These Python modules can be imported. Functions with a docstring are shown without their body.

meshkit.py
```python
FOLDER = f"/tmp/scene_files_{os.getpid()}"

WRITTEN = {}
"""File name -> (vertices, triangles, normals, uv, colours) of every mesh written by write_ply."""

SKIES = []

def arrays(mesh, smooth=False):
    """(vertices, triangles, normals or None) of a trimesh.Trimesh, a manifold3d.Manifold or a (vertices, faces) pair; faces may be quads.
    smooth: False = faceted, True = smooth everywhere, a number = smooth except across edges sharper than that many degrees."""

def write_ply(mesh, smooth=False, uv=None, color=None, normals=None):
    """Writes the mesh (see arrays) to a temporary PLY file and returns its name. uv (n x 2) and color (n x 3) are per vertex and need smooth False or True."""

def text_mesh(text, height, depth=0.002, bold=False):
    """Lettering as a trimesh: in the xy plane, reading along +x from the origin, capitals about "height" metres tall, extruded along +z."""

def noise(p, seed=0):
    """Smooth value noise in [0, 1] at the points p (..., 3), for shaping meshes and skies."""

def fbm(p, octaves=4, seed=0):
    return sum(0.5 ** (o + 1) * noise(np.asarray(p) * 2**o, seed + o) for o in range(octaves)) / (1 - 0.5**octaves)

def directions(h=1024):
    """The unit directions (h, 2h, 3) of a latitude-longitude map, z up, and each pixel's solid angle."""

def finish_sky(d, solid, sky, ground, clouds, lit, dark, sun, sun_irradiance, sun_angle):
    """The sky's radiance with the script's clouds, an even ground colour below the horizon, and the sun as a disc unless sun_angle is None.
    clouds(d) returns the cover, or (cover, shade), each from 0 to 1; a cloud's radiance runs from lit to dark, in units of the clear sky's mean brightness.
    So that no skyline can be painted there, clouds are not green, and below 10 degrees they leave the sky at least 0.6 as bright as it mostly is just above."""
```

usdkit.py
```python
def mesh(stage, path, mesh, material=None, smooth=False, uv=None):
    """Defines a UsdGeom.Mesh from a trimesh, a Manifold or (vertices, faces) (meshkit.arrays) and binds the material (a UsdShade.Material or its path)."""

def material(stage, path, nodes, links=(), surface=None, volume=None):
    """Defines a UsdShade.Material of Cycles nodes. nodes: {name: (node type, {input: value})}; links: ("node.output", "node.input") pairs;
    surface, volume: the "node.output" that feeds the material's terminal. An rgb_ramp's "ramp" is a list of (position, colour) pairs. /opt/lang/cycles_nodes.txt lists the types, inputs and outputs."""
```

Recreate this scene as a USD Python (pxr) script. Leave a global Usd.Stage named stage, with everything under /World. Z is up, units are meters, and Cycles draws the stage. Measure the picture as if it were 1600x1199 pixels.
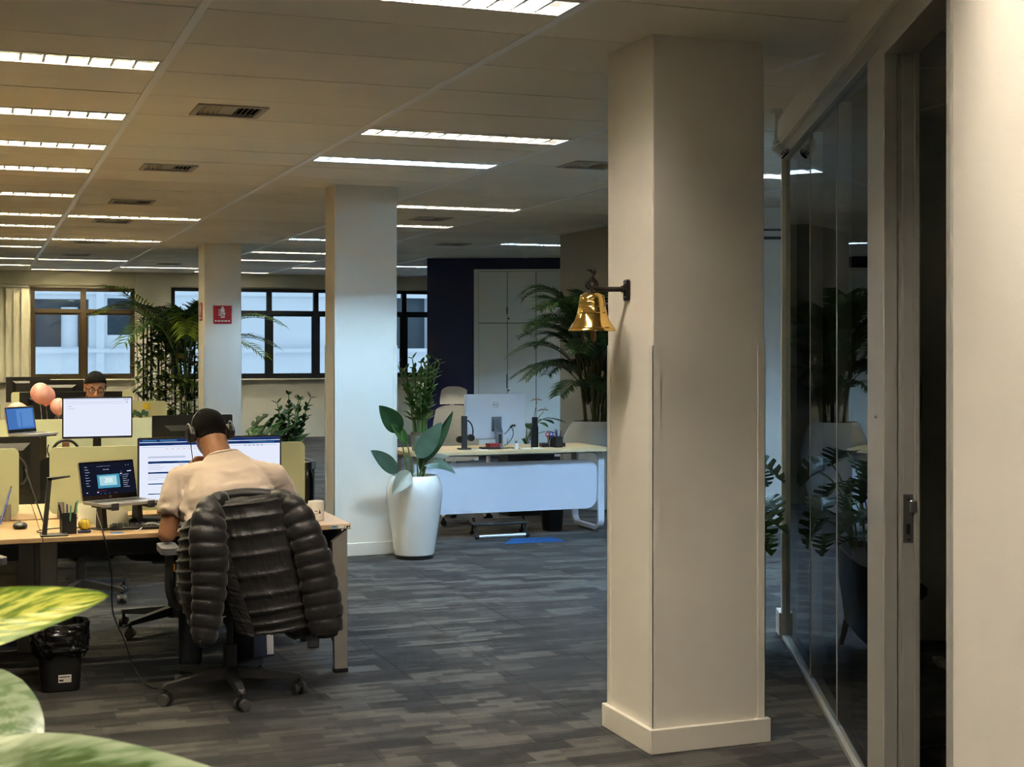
import math, random, re
import numpy as np, trimesh, usdkit, meshkit
import manifold3d as m3
from shapely.geometry import Polygon, Point, box as sbox
from pxr import Usd, UsdGeom, UsdLux, UsdShade, Gf, Sdf

stage = Usd.Stage.CreateInMemory()
UsdGeom.Xform.Define(stage, '/World')
random.seed(7); RNG = np.random.default_rng(7)

# ---------------------------------------------------------------- camera, sky, exposure
EYE = (0.0, 0.0, 1.65); AZ = 20.55; FPX = 2222.0; HZ = 540.0
cam = UsdGeom.Camera.Define(stage, '/World/camera')
_a = math.radians(AZ)
CF = np.array([math.sin(_a), math.cos(_a), 0.0]); CR = np.array([math.cos(_a), -math.sin(_a), 0.0])
cam.AddTransformOp().Set(Gf.Matrix4d().SetLookAt(Gf.Vec3d(*EYE), Gf.Vec3d(EYE[0]+CF[0], EYE[1]+CF[1], EYE[2]), Gf.Vec3d(0, 0, 1)).GetInverse())
cam.CreateHorizontalApertureAttr(36.0); cam.CreateFocalLengthAttr(FPX/1600*36)
cam.CreateVerticalApertureOffsetAttr(-(599.5-HZ)/1600*36)
cam.CreateFStopAttr(14.0); cam.CreateFocusDistanceAttr(7.5)
cam.CreateClippingRangeAttr(Gf.Vec2f(0.05, 500))
cam.CreateExposureAttr(3.75)
sky = UsdLux.DomeLight.Define(stage, '/World/sky')          # even overcast daylight, seen only through the far windows
sky.CreateIntensityAttr(0.038); sky.CreateColorAttr(Gf.Vec3f(0.66, 0.83, 1.0))
WARM = (1.0, 0.86, 0.55); NEUTRAL = (1.0, 0.88, 0.75); COOL = (0.42, 0.69, 1.0); MID = (1.0, 0.92, 0.76)
LAMP = {'warm': (WARM, 29.0), 'neutral': (NEUTRAL, 34.0), 'cool': (COOL, 60.0), 'mid': (MID, 17.0)}   # the tubes differ in colour from lamp to lamp

# ---------------------------------------------------------------- helpers
def lin(*c):
    c = np.array(c, float)/255
    return tuple(np.where(c <= 0.04045, c/12.92, ((c+0.055)/1.055)**2.4))
MATS = {}
def mat(name, color, rough=0.5, metal=0.0, var=0.08, scale=14.0, bump=0.0, bscale=200.0, spec=0.5, coat=0.0, sheen=0.0, sss=0.0, trans=0.0):
    """A principled material whose colour is varied a little by noise in object space."""
    if name in MATS: return MATS[name]
    c = np.array(color)
    nodes = {"tc": ("texture_coordinate", {}), "n": ("noise_texture", {"scale": scale, "detail": 3.0}),
             "r": ("rgb_ramp", {"ramp": [(0.25, tuple(np.clip(c*(1-var), 0, 1))), (0.75, tuple(np.clip(c*(1+var), 0, 1)))]}),
             "p": ("principled_bsdf", {"roughness": rough, "metallic": metal, "specular_ior_level": spec, "coat_weight": coat, "sheen_weight": sheen, "subsurface_weight": sss, "transmission_weight": trans})}
    links = [("tc.object", "n.vector"), ("n.fac", "r.fac"), ("r.color", "p.base_color")]
    if bump:
        nodes["bn"] = ("noise_texture", {"scale": bscale, "detail": 2.0}); nodes["b"] = ("bump", {"strength": bump, "distance": 0.002})
        links += [("tc.object", "bn.vector"), ("bn.fac", "b.height"), ("b.normal", "p.normal")]
    MATS[name] = usdkit.material(stage, '/World/Looks/'+name, nodes, links, surface="p.BSDF")
    return MATS[name]
def emit(name, color, strength):
    if name not in MATS:
        MATS[name] = usdkit.material(stage, '/World/Looks/'+name, {"e": ("emission", {"color": color, "strength": strength})}, surface="e.emission")
    return MATS[name]
def leafmat(name, color, var=0.25, scale=9.0, rough=0.4, tcol=None, per=False):
    if name in MATS: return MATS[name]
    c = np.array(color); t = np.array(tcol if tcol is not None else c*1.6)
    MATS[name] = usdkit.material(stage, '/World/Looks/'+name, {
        "tc": ("geometry", {}), "n": ("noise_texture", {"scale": scale, "detail": 2.0}),
        "r": ("rgb_ramp", {"ramp": [(0.3, tuple(c*(1-var))), (0.7, tuple(np.clip(c*(1+var), 0, 1)))]}),
        "p": ("principled_bsdf", {"roughness": rough}), "t": ("translucent_bsdf", {"color": tuple(np.clip(t, 0, 1))}), "m": ("mix_closure", {"fac": 0.22})},
        [("tc.position", "n.vector"), ("n.fac", "r.fac"), ("r.color", "p.base_color"), ("p.BSDF", "m.closure1"), ("t.BSDF", "m.closure2")], surface="m.closure")
    return MATS[name]

USED = {}
def uniq(parent, name):
    k = USED.get((parent, name), 0); USED[(parent, name)] = k+1
    return f"{parent}/{name}" + (f"_{k:03d}" if k else "")
def tagp(prim, label=None, cat=None, group=None, kind=None):
    for k, v in (('label', label), ('category', cat), ('group', group), ('kind', kind)):
        if v: prim.SetCustomDataByKey(k, v)
def as_tm(m):
    if hasattr(m, 'to_mesh'):
        q = m.to_mesh(); return trimesh.Trimesh(q.vert_properties[:, :3], q.tri_verts, process=False)
    if isinstance(m, (list, tuple)) and len(m) and not isinstance(m[0], np.ndarray):
        return trimesh.util.concatenate([as_tm(x) for x in m])
    return m
class Thing:
    def __init__(self, name, label, cat, at=(0, 0, 0), rz=0.0, group=None, kind=None):
        self.path = uniq('/World', name); self.name = name; self.at = np.array(at, float); self.rz = rz
        x = UsdGeom.Xform.Define(stage, self.path); self.x = x
        x.AddTranslateOp().Set(Gf.Vec3d(*map(float, at))); x.AddRotateZOp().Set(float(rz))
        self.prim = x.GetPrim(); self.cat = cat; self.label = label; self.group = group; tagp(self.prim, label, cat, group, kind)
    def part(self, name, mesh, m, smooth=30, parent=None, label=None, kind=None, uv=None, world=False):
        """mesh in the thing's own coordinates (world=True: in world coordinates)."""
        mesh = as_tm(mesh)
        if world:
            mesh = mesh.copy(); mesh.apply_translation(-self.at)
            if self.rz: mesh.apply_transform(trimesh.transformations.rotation_matrix(-math.radians(self.rz), [0, 0, 1]))
        p = uniq(parent or self.path, name)
        g = usdkit.mesh(stage, p, mesh, m, smooth=smooth, uv=uv)
        if label or kind: tagp(g.GetPrim(), label, None, None, kind)
        return p
    def copy(self, at, rz=0.0, label=None, group=None):
        p = uniq('/World', self.name); x = UsdGeom.Xform.Define(stage, p)
        x.GetPrim().GetReferences().AddInternalReference(Sdf.Path(self.path))
        x.ClearXformOpOrder()
        x.GetPrim().SetInstanceable(True)
        x.MakeMatrixXform().Set(Gf.Matrix4d().SetRotate(Gf.Rotation(Gf.Vec3d(0, 0, 1), float(rz))) * Gf.Matrix4d().SetTranslate(Gf.Vec3d(*map(float, at))))
        tagp(x.GetPrim(), label or self.label, self.cat, group or self.group)
        return p
def solo(name, mesh, m, label, cat, group=None, smooth=30, kind=None, uv=None):
    g = usdkit.mesh(stage, uniq('/World', name), as_tm(mesh), m, smooth=smooth, uv=uv); tagp(g.GetPrim(), label, cat, group, kind); return str(g.GetPath())
def struct(name, mesh, m, smooth=30, parent=None):
    p = uniq(parent or '/World', name); g = usdkit.mesh(stage, p, as_tm(mesh), m, smooth=smooth)
    if not parent: tagp(g.GetPrim(), kind='structure')
    return p

# ---- shapes
def box(x0, x1, y0, y1, z0, z1, ch=0.0):
    if ch <= 0:
        b = trimesh.creation.box([x1-x0, y1-y0, z1-z0]); b.apply_translation([(x0+x1)/2, (y0+y1)/2, (z0+z1)/2]); return b
    P = []
    for sx, x in ((1, x0), (-1, x1)):
        for sy, y in ((1, y0), (-1, y1)):
            for sz, z in ((1, z0), (-1, z1)):
                P += [(x, y+sy*ch, z+sz*ch), (x+sx*ch, y, z+sz*ch), (x+sx*ch, y+sy*ch, z)]
    return trimesh.PointCloud(np.array(P)).convex_hull
def hull(P): return trimesh.PointCloud(np.asarray(P, float)).convex_hull
def move(m, d): m = m.copy(); m.apply_translation(d); return m
def rot(m, deg, ax, about=(0, 0, 0)):
    m = m.copy(); m.apply_transform(trimesh.transformations.rotation_matrix(math.radians(deg), ax, about)); return m
def tube(path, r, n=8, cap=True):
    """Swept round tube along a polyline; r a number or one per point."""
    p = np.asarray(path, float); r = np.broadcast_to(np.asarray(r, float), (len(p),))
    t = np.gradient(p, axis=0); t /= np.linalg.norm(t, axis=1, keepdims=True)+1e-12
    a = np.zeros_like(t); up = np.array([0, 0, 1.0]) if abs(t[0, 2]) < 0.9 else np.array([1.0, 0, 0])
    a[0] = np.cross(t[0], up); a[0] /= np.linalg.norm(a[0])
    for i in range(1, len(p)):
        v = a[i-1]-t[i]*np.dot(a[i-1], t[i]); a[i] = v/(np.linalg.norm(v)+1e-12)
    b = np.cross(t, a); an = np.arange(n)*2*np.pi/n
    V = p[:, None]+r[:, None, None]*(np.cos(an)[None, :, None]*a[:, None]+np.sin(an)[None, :, None]*b[:, None])
    V = V.reshape(-1, 3); F = []
    for i in range(len(p)-1):
        for j in range(n):
            q = (i*n+j, i*n+(j+1) % n, (i+1)*n+(j+1) % n, (i+1)*n+j); F += [(q[0], q[1], q[2]), (q[0], q[2], q[3])]
    if cap:
        k = len(V); V = np.vstack([V, p[0], p[-1]]); e = (len(p)-1)*n
        for j in range(n): F += [(k, (j+1) % n, j), (k+1, e+j, e+(j+1) % n)]
    return trimesh.Trimesh(V, np.array(F), process=False)
def cyl(p0, p1, r, n=14, r2=None): return tube([p0, p1], [r, r if r2 is None else r2], n)
def lathe(prof, n=32, at=(0, 0, 0)):
    """Revolve (radius, z) pairs, listed from the bottom up the outside (and back down the inside)."""
    pr = np.asarray(prof, float); an = np.arange(n)*2*np.pi/n
    V = np.stack([pr[:, 0:1]*np.cos(an), pr[:, 0:1]*np.sin(an), np.repeat(pr[:, 1:2], n, 1)], -1).reshape(-1, 3)+np.array(at); F = []
    for i in range(len(pr)-1):
        for j in range(n):
            q = (i*n+j, i*n+(j+1) % n, (i+1)*n+(j+1) % n, (i+1)*n+j)
            if pr[i, 0] > 1e-6: F.append((q[0], q[1], q[2]) if pr[i+1, 0] > 1e-6 else (q[0], q[1], q[2]))
            if pr[i+1, 0] > 1e-6: F.append((q[0], q[2], q[3]))
    return trimesh.Trimesh(V, np.array(F), process=False)
def ball(c, r, sub=2):
    m = trimesh.creation.icosphere(sub); m.apply_scale(r if np.ndim(r) == 0 else np.asarray(r, float)); m.apply_translation(c); return m
def extrude(poly, h): return trimesh.creation.extrude_polygon(poly, h, engine='earcut')
def rrect(w, h, r, n=6):
    P = []
    for cx, cy, a0 in ((w/2-r, h/2-r, 0), (-w/2+r, h/2-r, 90), (-w/2+r, -h/2+r, 180), (w/2-r, -h/2+r, 270)):
        for k in range(n+1):
            a = math.radians(a0+90*k/n); P.append((cx+r*math.cos(a), cy+r*math.sin(a)))
    return Polygon(P)
def upright(m): return rot(m, 90, [1, 0, 0])       # xy plane extruded +z  ->  xz plane extruded -y
def plate_xz(w, h, t, r, c=(0, 0, 0)):
    """Rounded upright plate: w along x, h along z, thickness t along y, centred at c."""
    return move(upright(extrude(rrect(w, h, r), t)), (c[0], c[1]+t/2, c[2]))
def plate_xy(w, d, t, r, c=(0, 0, 0)):
    return move(extrude(rrect(w, d, r), t), (c[0], c[1], c[2]-t/2))
def surf(P, thick=0.0, both=True):
    """Grid of points (n, m, 3) as a sheet; with a thickness it is closed."""
    P = np.asarray(P, float); n, m = P.shape[:2]; idx = np.arange(n*m).reshape(n, m)
    q = np.stack([idx[:-1, :-1], idx[1:, :-1], idx[1:, 1:], idx[:-1, 1:]], -1).reshape(-1, 4)
    F = np.vstack([q[:, [0, 1, 2]], q[:, [0, 2, 3]]]); V = P.reshape(-1, 3)
    if thick <= 0: return trimesh.Trimesh(V, F, process=False)
    du = np.gradient(P, axis=0); dv = np.gradient(P, axis=1); N = np.cross(du, dv); N /= np.linalg.norm(N, axis=2, keepdims=True)+1e-9
    V2 = (P-N*thick).reshape(-1, 3); k = n*m
    ring = np.concatenate([idx[0, :-1], idx[:-1, -1], idx[-1, :0:-1], idx[:0:-1, 0]]); nx = np.roll(ring, -1)
    S = np.vstack([np.stack([ring, nx, nx+k], -1), np.stack([ring, nx+k, ring+k], -1)])
    return trimesh.Trimesh(np.vstack([V, V2]), np.vstack([F, F[:, ::-1]+k, S]), process=False)
def bez(P, n=12):
    P = np.asarray(P, float); t = np.linspace(0, 1, n)[:, None]; k = len(P)-1
    return sum(math.comb(k, i)*(1-t)**(k-i)*t**i*P[i] for i in range(k+1))
def spline(P, n=40):
    from scipy.interpolate import CubicSpline
    P = np.asarray(P, float); s = np.r_[0, np.cumsum(np.linalg.norm(np.diff(P, axis=0), axis=1))]
    return CubicSpline(s, P)(np.linspace(0, s[-1], n))
def frame_box(x0, x1, z0, z1, y0, y1, w):
    """Upright rectangular frame of bar width w, in the xz plane."""
    return trimesh.util.concatenate([box(x0, x0+w, y0, y1, z0, z1), box(x1-w, x1, y0, y1, z0, z1), box(x0+w, x1-w, y0, y1, z0, z0+w), box(x0+w, x1-w, y0, y1, z1-w, z1)])
# ---------------------------------------------------------------- setting: materials
H = 2.91
cream = mat('cream_paint', lin(224, 218, 205), 0.55, var=0.02, scale=3, bump=0.06, bscale=160)
wall_yellow = mat('wall_paint', lin(226, 220, 196), 0.6, var=0.02, scale=3, bump=0.05, bscale=150)
white_paint = mat('white_paint', lin(222, 220, 212), 0.5, var=0.02, scale=3)
skirt_white = mat('skirting_white', lin(224, 218, 204), 0.4, var=0.02, scale=4)
guard_m = mat('corner_guard_plastic', lin(226, 221, 208), 0.2, var=0.02)
panel_m = mat('ceiling_panel', lin(236, 230, 214), 0.8, var=0.03, scale=2.5, bump=0.15, bscale=90)
panel_b = mat('ceiling_panel_b', lin(231, 224, 207), 0.8, var=0.03, scale=2.5, bump=0.15, bscale=90)
rail_m = mat('ceiling_rail', lin(244, 242, 238), 0.35, var=0.02)
dark_gap = mat('plenum_dark', lin(40, 38, 34), 0.9)
navy = mat('navy_paint', lin(12, 20, 66), 0.5, var=0.05, scale=3)
olive = mat('taupe_paint', lin(150, 143, 122), 0.6, var=0.03, scale=3)
alu = mat('grey_aluminium', lin(178, 176, 168), 0.42, 0.35, var=0.02)
alu_light = mat('light_aluminium', lin(205, 203, 198), 0.4, 0.3, var=0.02)
alu_dark = mat('dark_aluminium', lin(60, 58, 54), 0.45, 0.4, var=0.03)
bronze = mat('bronze_window_frame', lin(70, 58, 38), 0.45, 0.2, var=0.06)
black_frame = mat('black_window_frame', lin(26, 27, 30), 0.45, 0.1, var=0.05)
black_plastic = mat('black_plastic', lin(24, 24, 25), 0.45, var=0.1)
black_gloss = mat('black_gloss', lin(12, 12, 13), 0.18, var=0.1)
dark_grey = mat('dark_grey_plastic', lin(52, 52, 54), 0.5, var=0.08)
mid_grey = mat('mid_grey', lin(120, 120, 120), 0.45, var=0.05)
chrome = mat('brushed_steel', lin(190, 190, 190), 0.25, 0.9, var=0.03)
white_plastic = mat('white_plastic', lin(228, 228, 226), 0.35, var=0.02)
paper = mat('paper', lin(238, 232, 212), 0.8, var=0.03)

def glassmat(name, tint, ior=1.5, rough=0.0):
    MATS[name] = usdkit.material(stage, '/World/Looks/'+name, {"f": ("fresnel", {"IOR": ior}), "t": ("transparent_bsdf", {"color": tint}), "g": ("glossy_bsdf", {"color": (0.95, 0.97, 1.0), "roughness": rough}), "m": ("mix_closure", {})},
        [("f.fac", "m.fac"), ("t.BSDF", "m.closure1"), ("g.BSDF", "m.closure2")], surface="m.closure")
    return MATS[name]
pane_m = glassmat('window_pane', (0.9, 0.95, 0.97))
part_glass = glassmat('partition_glass', (0.80, 0.86, 0.86), 1.42)

# carpet: planks of tone woven into the tiles, in world space, plus pile grain
carpet = usdkit.material(stage, '/World/Looks/carpet', {
    "g": ("geometry", {}), "s": ("separate_xyz", {}),
    "ry": ("math", {"math_type": "multiply", "value2": 8.0}), "fy": ("math", {"math_type": "floor"}),
    "wr": ("white_noise_texture", {"dimensions": "1D"}), "xo": ("math", {"math_type": "multiply_add", "value2": 3.1}),
    "fx": ("math", {"math_type": "floor"}), "cv": ("combine_xyz", {}), "w2": ("white_noise_texture", {"dimensions": "2D"}),
    "ry2": ("math", {"math_type": "multiply", "value2": 22.0}), "fy2": ("math", {"math_type": "floor"}), "wr2": ("white_noise_texture", {"dimensions": "1D"}),
    "xo2": ("math", {"math_type": "multiply_add", "value2": 5.7}), "fx2": ("math", {"math_type": "floor"}), "cv2": ("combine_xyz", {}), "w3": ("white_noise_texture", {"dimensions": "2D"}),
    "mx": ("mix_float", {"fac": 0.42}), "n": ("noise_texture", {"scale": 150.0, "detail": 3.0, "roughness": 0.75}), "n2": ("noise_texture", {"scale": 5.0, "detail": 2.0}), "mx2": ("mix_float", {"fac": 0.36}), "mx3": ("mix_float", {"fac": 0.22}),
    "r": ("rgb_ramp", {"ramp": [(0.32, lin(20, 20, 21)), (0.5, lin(42, 41, 40)), (0.66, lin(80, 78, 74))]}),
    "b": ("bump", {"strength": 0.5, "distance": 0.004}), "p": ("principled_bsdf", {"roughness": 0.95, "specular_ior_level": 0.2, "sheen_weight": 0.15})},
    [("g.position", "s.vector"), ("s.y", "ry.value1"), ("ry.value", "fy.value1"), ("fy.value", "wr.w"), ("s.x", "xo.value1"), ("wr.value", "xo.value3"), ("xo.value", "fx.value1"), ("fx.value", "cv.x"), ("fy.value", "cv.y"), ("cv.vector", "w2.vector"),
     ("s.y", "ry2.value1"), ("ry2.value", "fy2.value1"), ("fy2.value", "wr2.w"), ("s.x", "xo2.value1"), ("wr2.value", "xo2.value3"), ("xo2.value", "fx2.value1"), ("fx2.value", "cv2.x"), ("fy2.value", "cv2.y"), ("cv2.vector", "w3.vector"),
     ("w2.value", "mx.a"), ("w3.value", "mx.b"), ("g.position", "n.vector"), ("g.position", "n2.vector"), ("mx.result", "mx2.a"), ("n.fac", "mx2.b"), ("mx2.result", "mx3.a"), ("n2.fac", "mx3.b"), ("mx3.result", "r.fac"), ("r.color", "p.base_color"), ("n.fac", "b.height"), ("b.normal", "p.normal")], surface="p.BSDF")

# ---------------------------------------------------------------- floor and carpet tiles
def project(p):
    q = np.asarray(p, float)-np.array(EYE); d = q@CF
    return 800+FPX*(q@CR)/d, HZ-FPX*q[2]/d, d
XW0, XW1, YW0, YW1 = -7.0, 14.0, -3.0, 25.3
floor = struct('floor', box(XW0, XW1, YW0, YW1, -0.2, -0.008), mat('floor_screed', lin(60, 58, 55), 0.9))
tiles = []
for i in range(int((XW1-XW0)/0.5)):
    for j in range(int((YW1-YW0)/0.5)+1):
        x, y = XW0+i*0.5, YW0+j*0.5; px, py, d = project((x+0.25, y+0.25, 0))
        vis = d > 4 and -60 < px < 1420 and py < 1260 and py > 560
        hidden = (px < 520 and d > 9.3) or px > 1330
        tiles.append((0 if vis and not hidden else 1, d if d > 0 else 99, x, y))
tiles.sort(); far = []
for k, (v, d, x, y) in enumerate(tiles):
    b = box(x+0.0005, x+0.4995, y+0.0005, min(y+0.4995, YW1), -0.008, 0.0, 0.0008)
    if k < 300: struct('carpet_tile', b, carpet, False, floor)
    else: far.append(box(x+0.0012, x+0.4988, y+0.0012, min(y+0.4988, YW1), -0.008, 0.0))
p = struct('carpet_tile', far, carpet, False, floor); tagp(stage.GetPrimAtPath(p), kind='stuff')

# ---------------------------------------------------------------- ceiling: panels, rails, lights, vents
LX = lambda k: 0.78+1.316*k          # runner lines
JY = lambda j: 5.38+0.645*j
FIX = [(-1, 6.44, 'warm'), (-1, 7.97, 'warm'), (-1, 9.25, 'warm'), (-1, 10.55, 'warm'), (-1, 12.36, 'warm'), (-1, 14.3, 'warm'), (-1, 15.65, 'warm'), (-1, 17.6, 'warm'), (-1, 19.0, 'warm'), (-1, 21.6, 'warm'), (-1, 23.4, 'warm'),
       (0, 4.79, 'neutral'), (0, 14.3, 'warm'), (0, 17.5, 'warm'), (0, 21.7, 'warm'), (0, 24.6, 'warm'),
       (1, 8.02, 'mid'), (1, 9.31, 'cool'), (1, 23.4, 'mid'),
       (2, 12.27, 'mid'), (2, 14.28, 'mid'), (2, 16.52, 'cool'), (2, 19.0, 'mid'), (2, 20.85, 'mid'), (2, 24.5, 'mid'),
       (3, 7.66, 'cool'), (3, 9.1, 'cool'), (3, 22.7, 'mid'), (4, 16.4, 'cool'), (4, 21.7, 'cool'),
       (0, 2.75, 'neutral'), (-1, 1.3, 'neutral'), (-2, 3.2, 'warm'), (-2, 9.25, 'warm'), (-2, 15.65, 'warm')]
VENT = [(1.255, 7.68), (1.255, 10.27), (1.255, 12.84), (1.265, 14.9), (1.28, 18.0), (1.28, 20.6), (4.0, 9.1), (4.2, 13.5), (5.52, 16.82), (2.75, 22.4)]
FW = 0.225
ceil = struct('ceiling', box(XW0, XW1, YW0, 25.5, H+0.16, H+0.3), dark_gap)
cells = []
for k in range(-6, 11):
    for j in range(-13, 31):
        x0, x1, y0, y1 = max(LX(k)+0.016, XW0), min(LX(k+1)-0.016, XW1), max(JY(j)+0.0055, YW0), min(JY(j+1)-0.0055, 25.3)
        if x1 <= x0 or y1-y0 < 0.05: continue
        px, py, d = project(((x0+x1)/2, (y0+y1)/2, H))
        px2 = project((x1, y1, H))[0]
        vis = d > 3 and py > -60 and px2 > -20 and px < 1380 and not (k > 5)
        cells.append((0 if vis else 1, d if d > 0 else 99, k, j, x0, x1, y0, y1))
cells.sort(); rest = []
for n, (v, d, k, j, x0, x1, y0, y1) in enumerate(cells):
    g = sbox(x0, y0, x1, y1)
    for fk, fy, _ in FIX:
        if fk == k: g = g.difference(sbox(LX(k)-1, fy-0.004, LX(k+1)+1, fy+FW+0.004))
    for vx, vy in VENT: g = g.difference(sbox(vx-0.185, vy-0.185, vx+0.185, vy+0.185))
    for q in getattr(g, 'geoms', [g]):
        if q.area < 0.004: continue
        q = q.buffer(0); m = move(extrude(q, 0.016), (0, 0, H+random.uniform(0, 0.0015)))
        if n < 285: struct('ceiling_panel', m, panel_m if random.random() < 0.6 else panel_b, False, ceil)
        else: rest.append(m)
p = struct('ceiling_panel', rest, panel_m, False, ceil); tagp(stage.GetPrimAtPath(p), kind='stuff')
for k in range(-2, 7):
    struct('ceiling_rail', [box(LX(k)-0.019, LX(k)+0.019, YW0, 25.3, H-0.004, H+0.004, 0.002), box(LX(k)-0.008, LX(k)+0.008, YW0, 25.3, H+0.004, H+0.05)], rail_m, False, ceil)

reflector = mat('lamp_reflector', lin(150, 150, 147), 0.28, 0.85, var=0.02)
blade_m = mat('louver_blade', lin(120, 120, 114), 0.3, 0.6, var=0.02)
flange_m = mat('lamp_flange', lin(216, 214, 206), 0.4, var=0.02)
def make_light(kind, label, at):
    t = Thing('ceiling_light', label, 'ceiling light', at, 0, 'recessed louvred ceiling lights')
    L, W, D = 0.63, 0.108, 0.105
    xs, zs = L, D
    hv = [(-L, -W, 0), (L, -W, 0), (L, W, 0), (-L, W, 0), (-L, -0.05, D), (L, -0.05, D), (L, 0.05, D), (-L, 0.05, D), (-L, -W, 0.03), (L, -W, 0.03), (L, W, 0.03), (-L, W, 0.03)]
    hf = [(0, 8, 9), (0, 9, 1), (8, 4, 5), (8, 5, 9), (4, 7, 6), (4, 6, 5), (7, 11, 10), (7, 10, 6), (11, 3, 2), (11, 2, 10), (0, 3, 11), (0, 11, 8), (8, 11, 7), (8, 7, 4), (1, 9, 10), (1, 10, 2), (9, 5, 6), (9, 6, 10)]
    t.part('reflector', trimesh.Trimesh(np.array(hv, float), np.array(hf), process=False), reflector, False)
    t.part('housing', [box(-L-0.004, L+0.004, -W-0.004, W+0.004, D+0.001, D+0.008), box(-L-0.004, L+0.004, -W-0.004, -W-0.001, 0.0, D), box(-L-0.004, L+0.004, W+0.001, W+0.004, 0.0, D)], flange_m, False)
    fr = trimesh.util.concatenate([box(-L-0.012, L+0.012, -W-0.008, -W+0.003, -0.004, 0.003), box(-L-0.012, L+0.012, W-0.003, W+0.008, -0.004, 0.003), box(-L-0.012, -L+0.004, -W, W, -0.004, 0.003), box(L-0.004, L+0.012, -W, W, -0.004, 0.003)])
    t.part('flange', fr, flange_m, False)
    c, s = LAMP[kind]
    t.part('lamp_tube', tube([(-0.59, 0, 0.080), (0.59, 0, 0.080)], 0.016, 8), emit('lamp_'+kind, c, s))
    for x in (-0.6, 0.6): t.part('lamp_holder', box(x-0.012, x+0.012, -0.02, 0.02, 0.06, D), white_plastic, False)
    for i in range(12):
        x = -L+(i+1)*2*L/13
        t.part('louver_blade', hull([(x+dx*e, y, z) for e in (-1, 1) for (dx, y, z) in ((0.006, -W+0.002, 0.002), (0.006, W-0.002, 0.002), (0.002, -0.08, 0.056), (0.002, 0.08, 0.056), (0.002, -W+0.002, 0.04), (0.002, W-0.002, 0.04))]), blade_m, False)
    return t
ROW = {-2: 'row beyond the left edge', -1: 'leftmost row', 0: 'second row from the left', 1: 'middle row', 2: 'row right of the second pillar', 3: 'row over the glass corridor', 4: 'rightmost row'}
ORD = ['first', 'second', 'third', 'fourth', 'fifth', 'sixth', 'seventh', 'eighth', 'ninth', 'tenth', 'eleventh', 'twelfth']
TONE = {'warm': 'warm', 'neutral': 'neutral white', 'cool': 'bluish', 'mid': 'pale white'}
protos = {}
cnt = {}
for k, y, kind in sorted(FIX, key=lambda f: (f[0], f[1])):
    cnt[k] = cnt.get(k, -1)+1
    lab = f"{TONE[kind]} louvred ceiling light, {ORD[cnt[k]]} from the camera, {ROW[k]}"
    at = (LX(k)+0.658, y+FW/2, H)
    if kind in protos: protos[kind].copy(at, 0, lab)
    else: protos[kind] = make_light(kind, lab, at)

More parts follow.
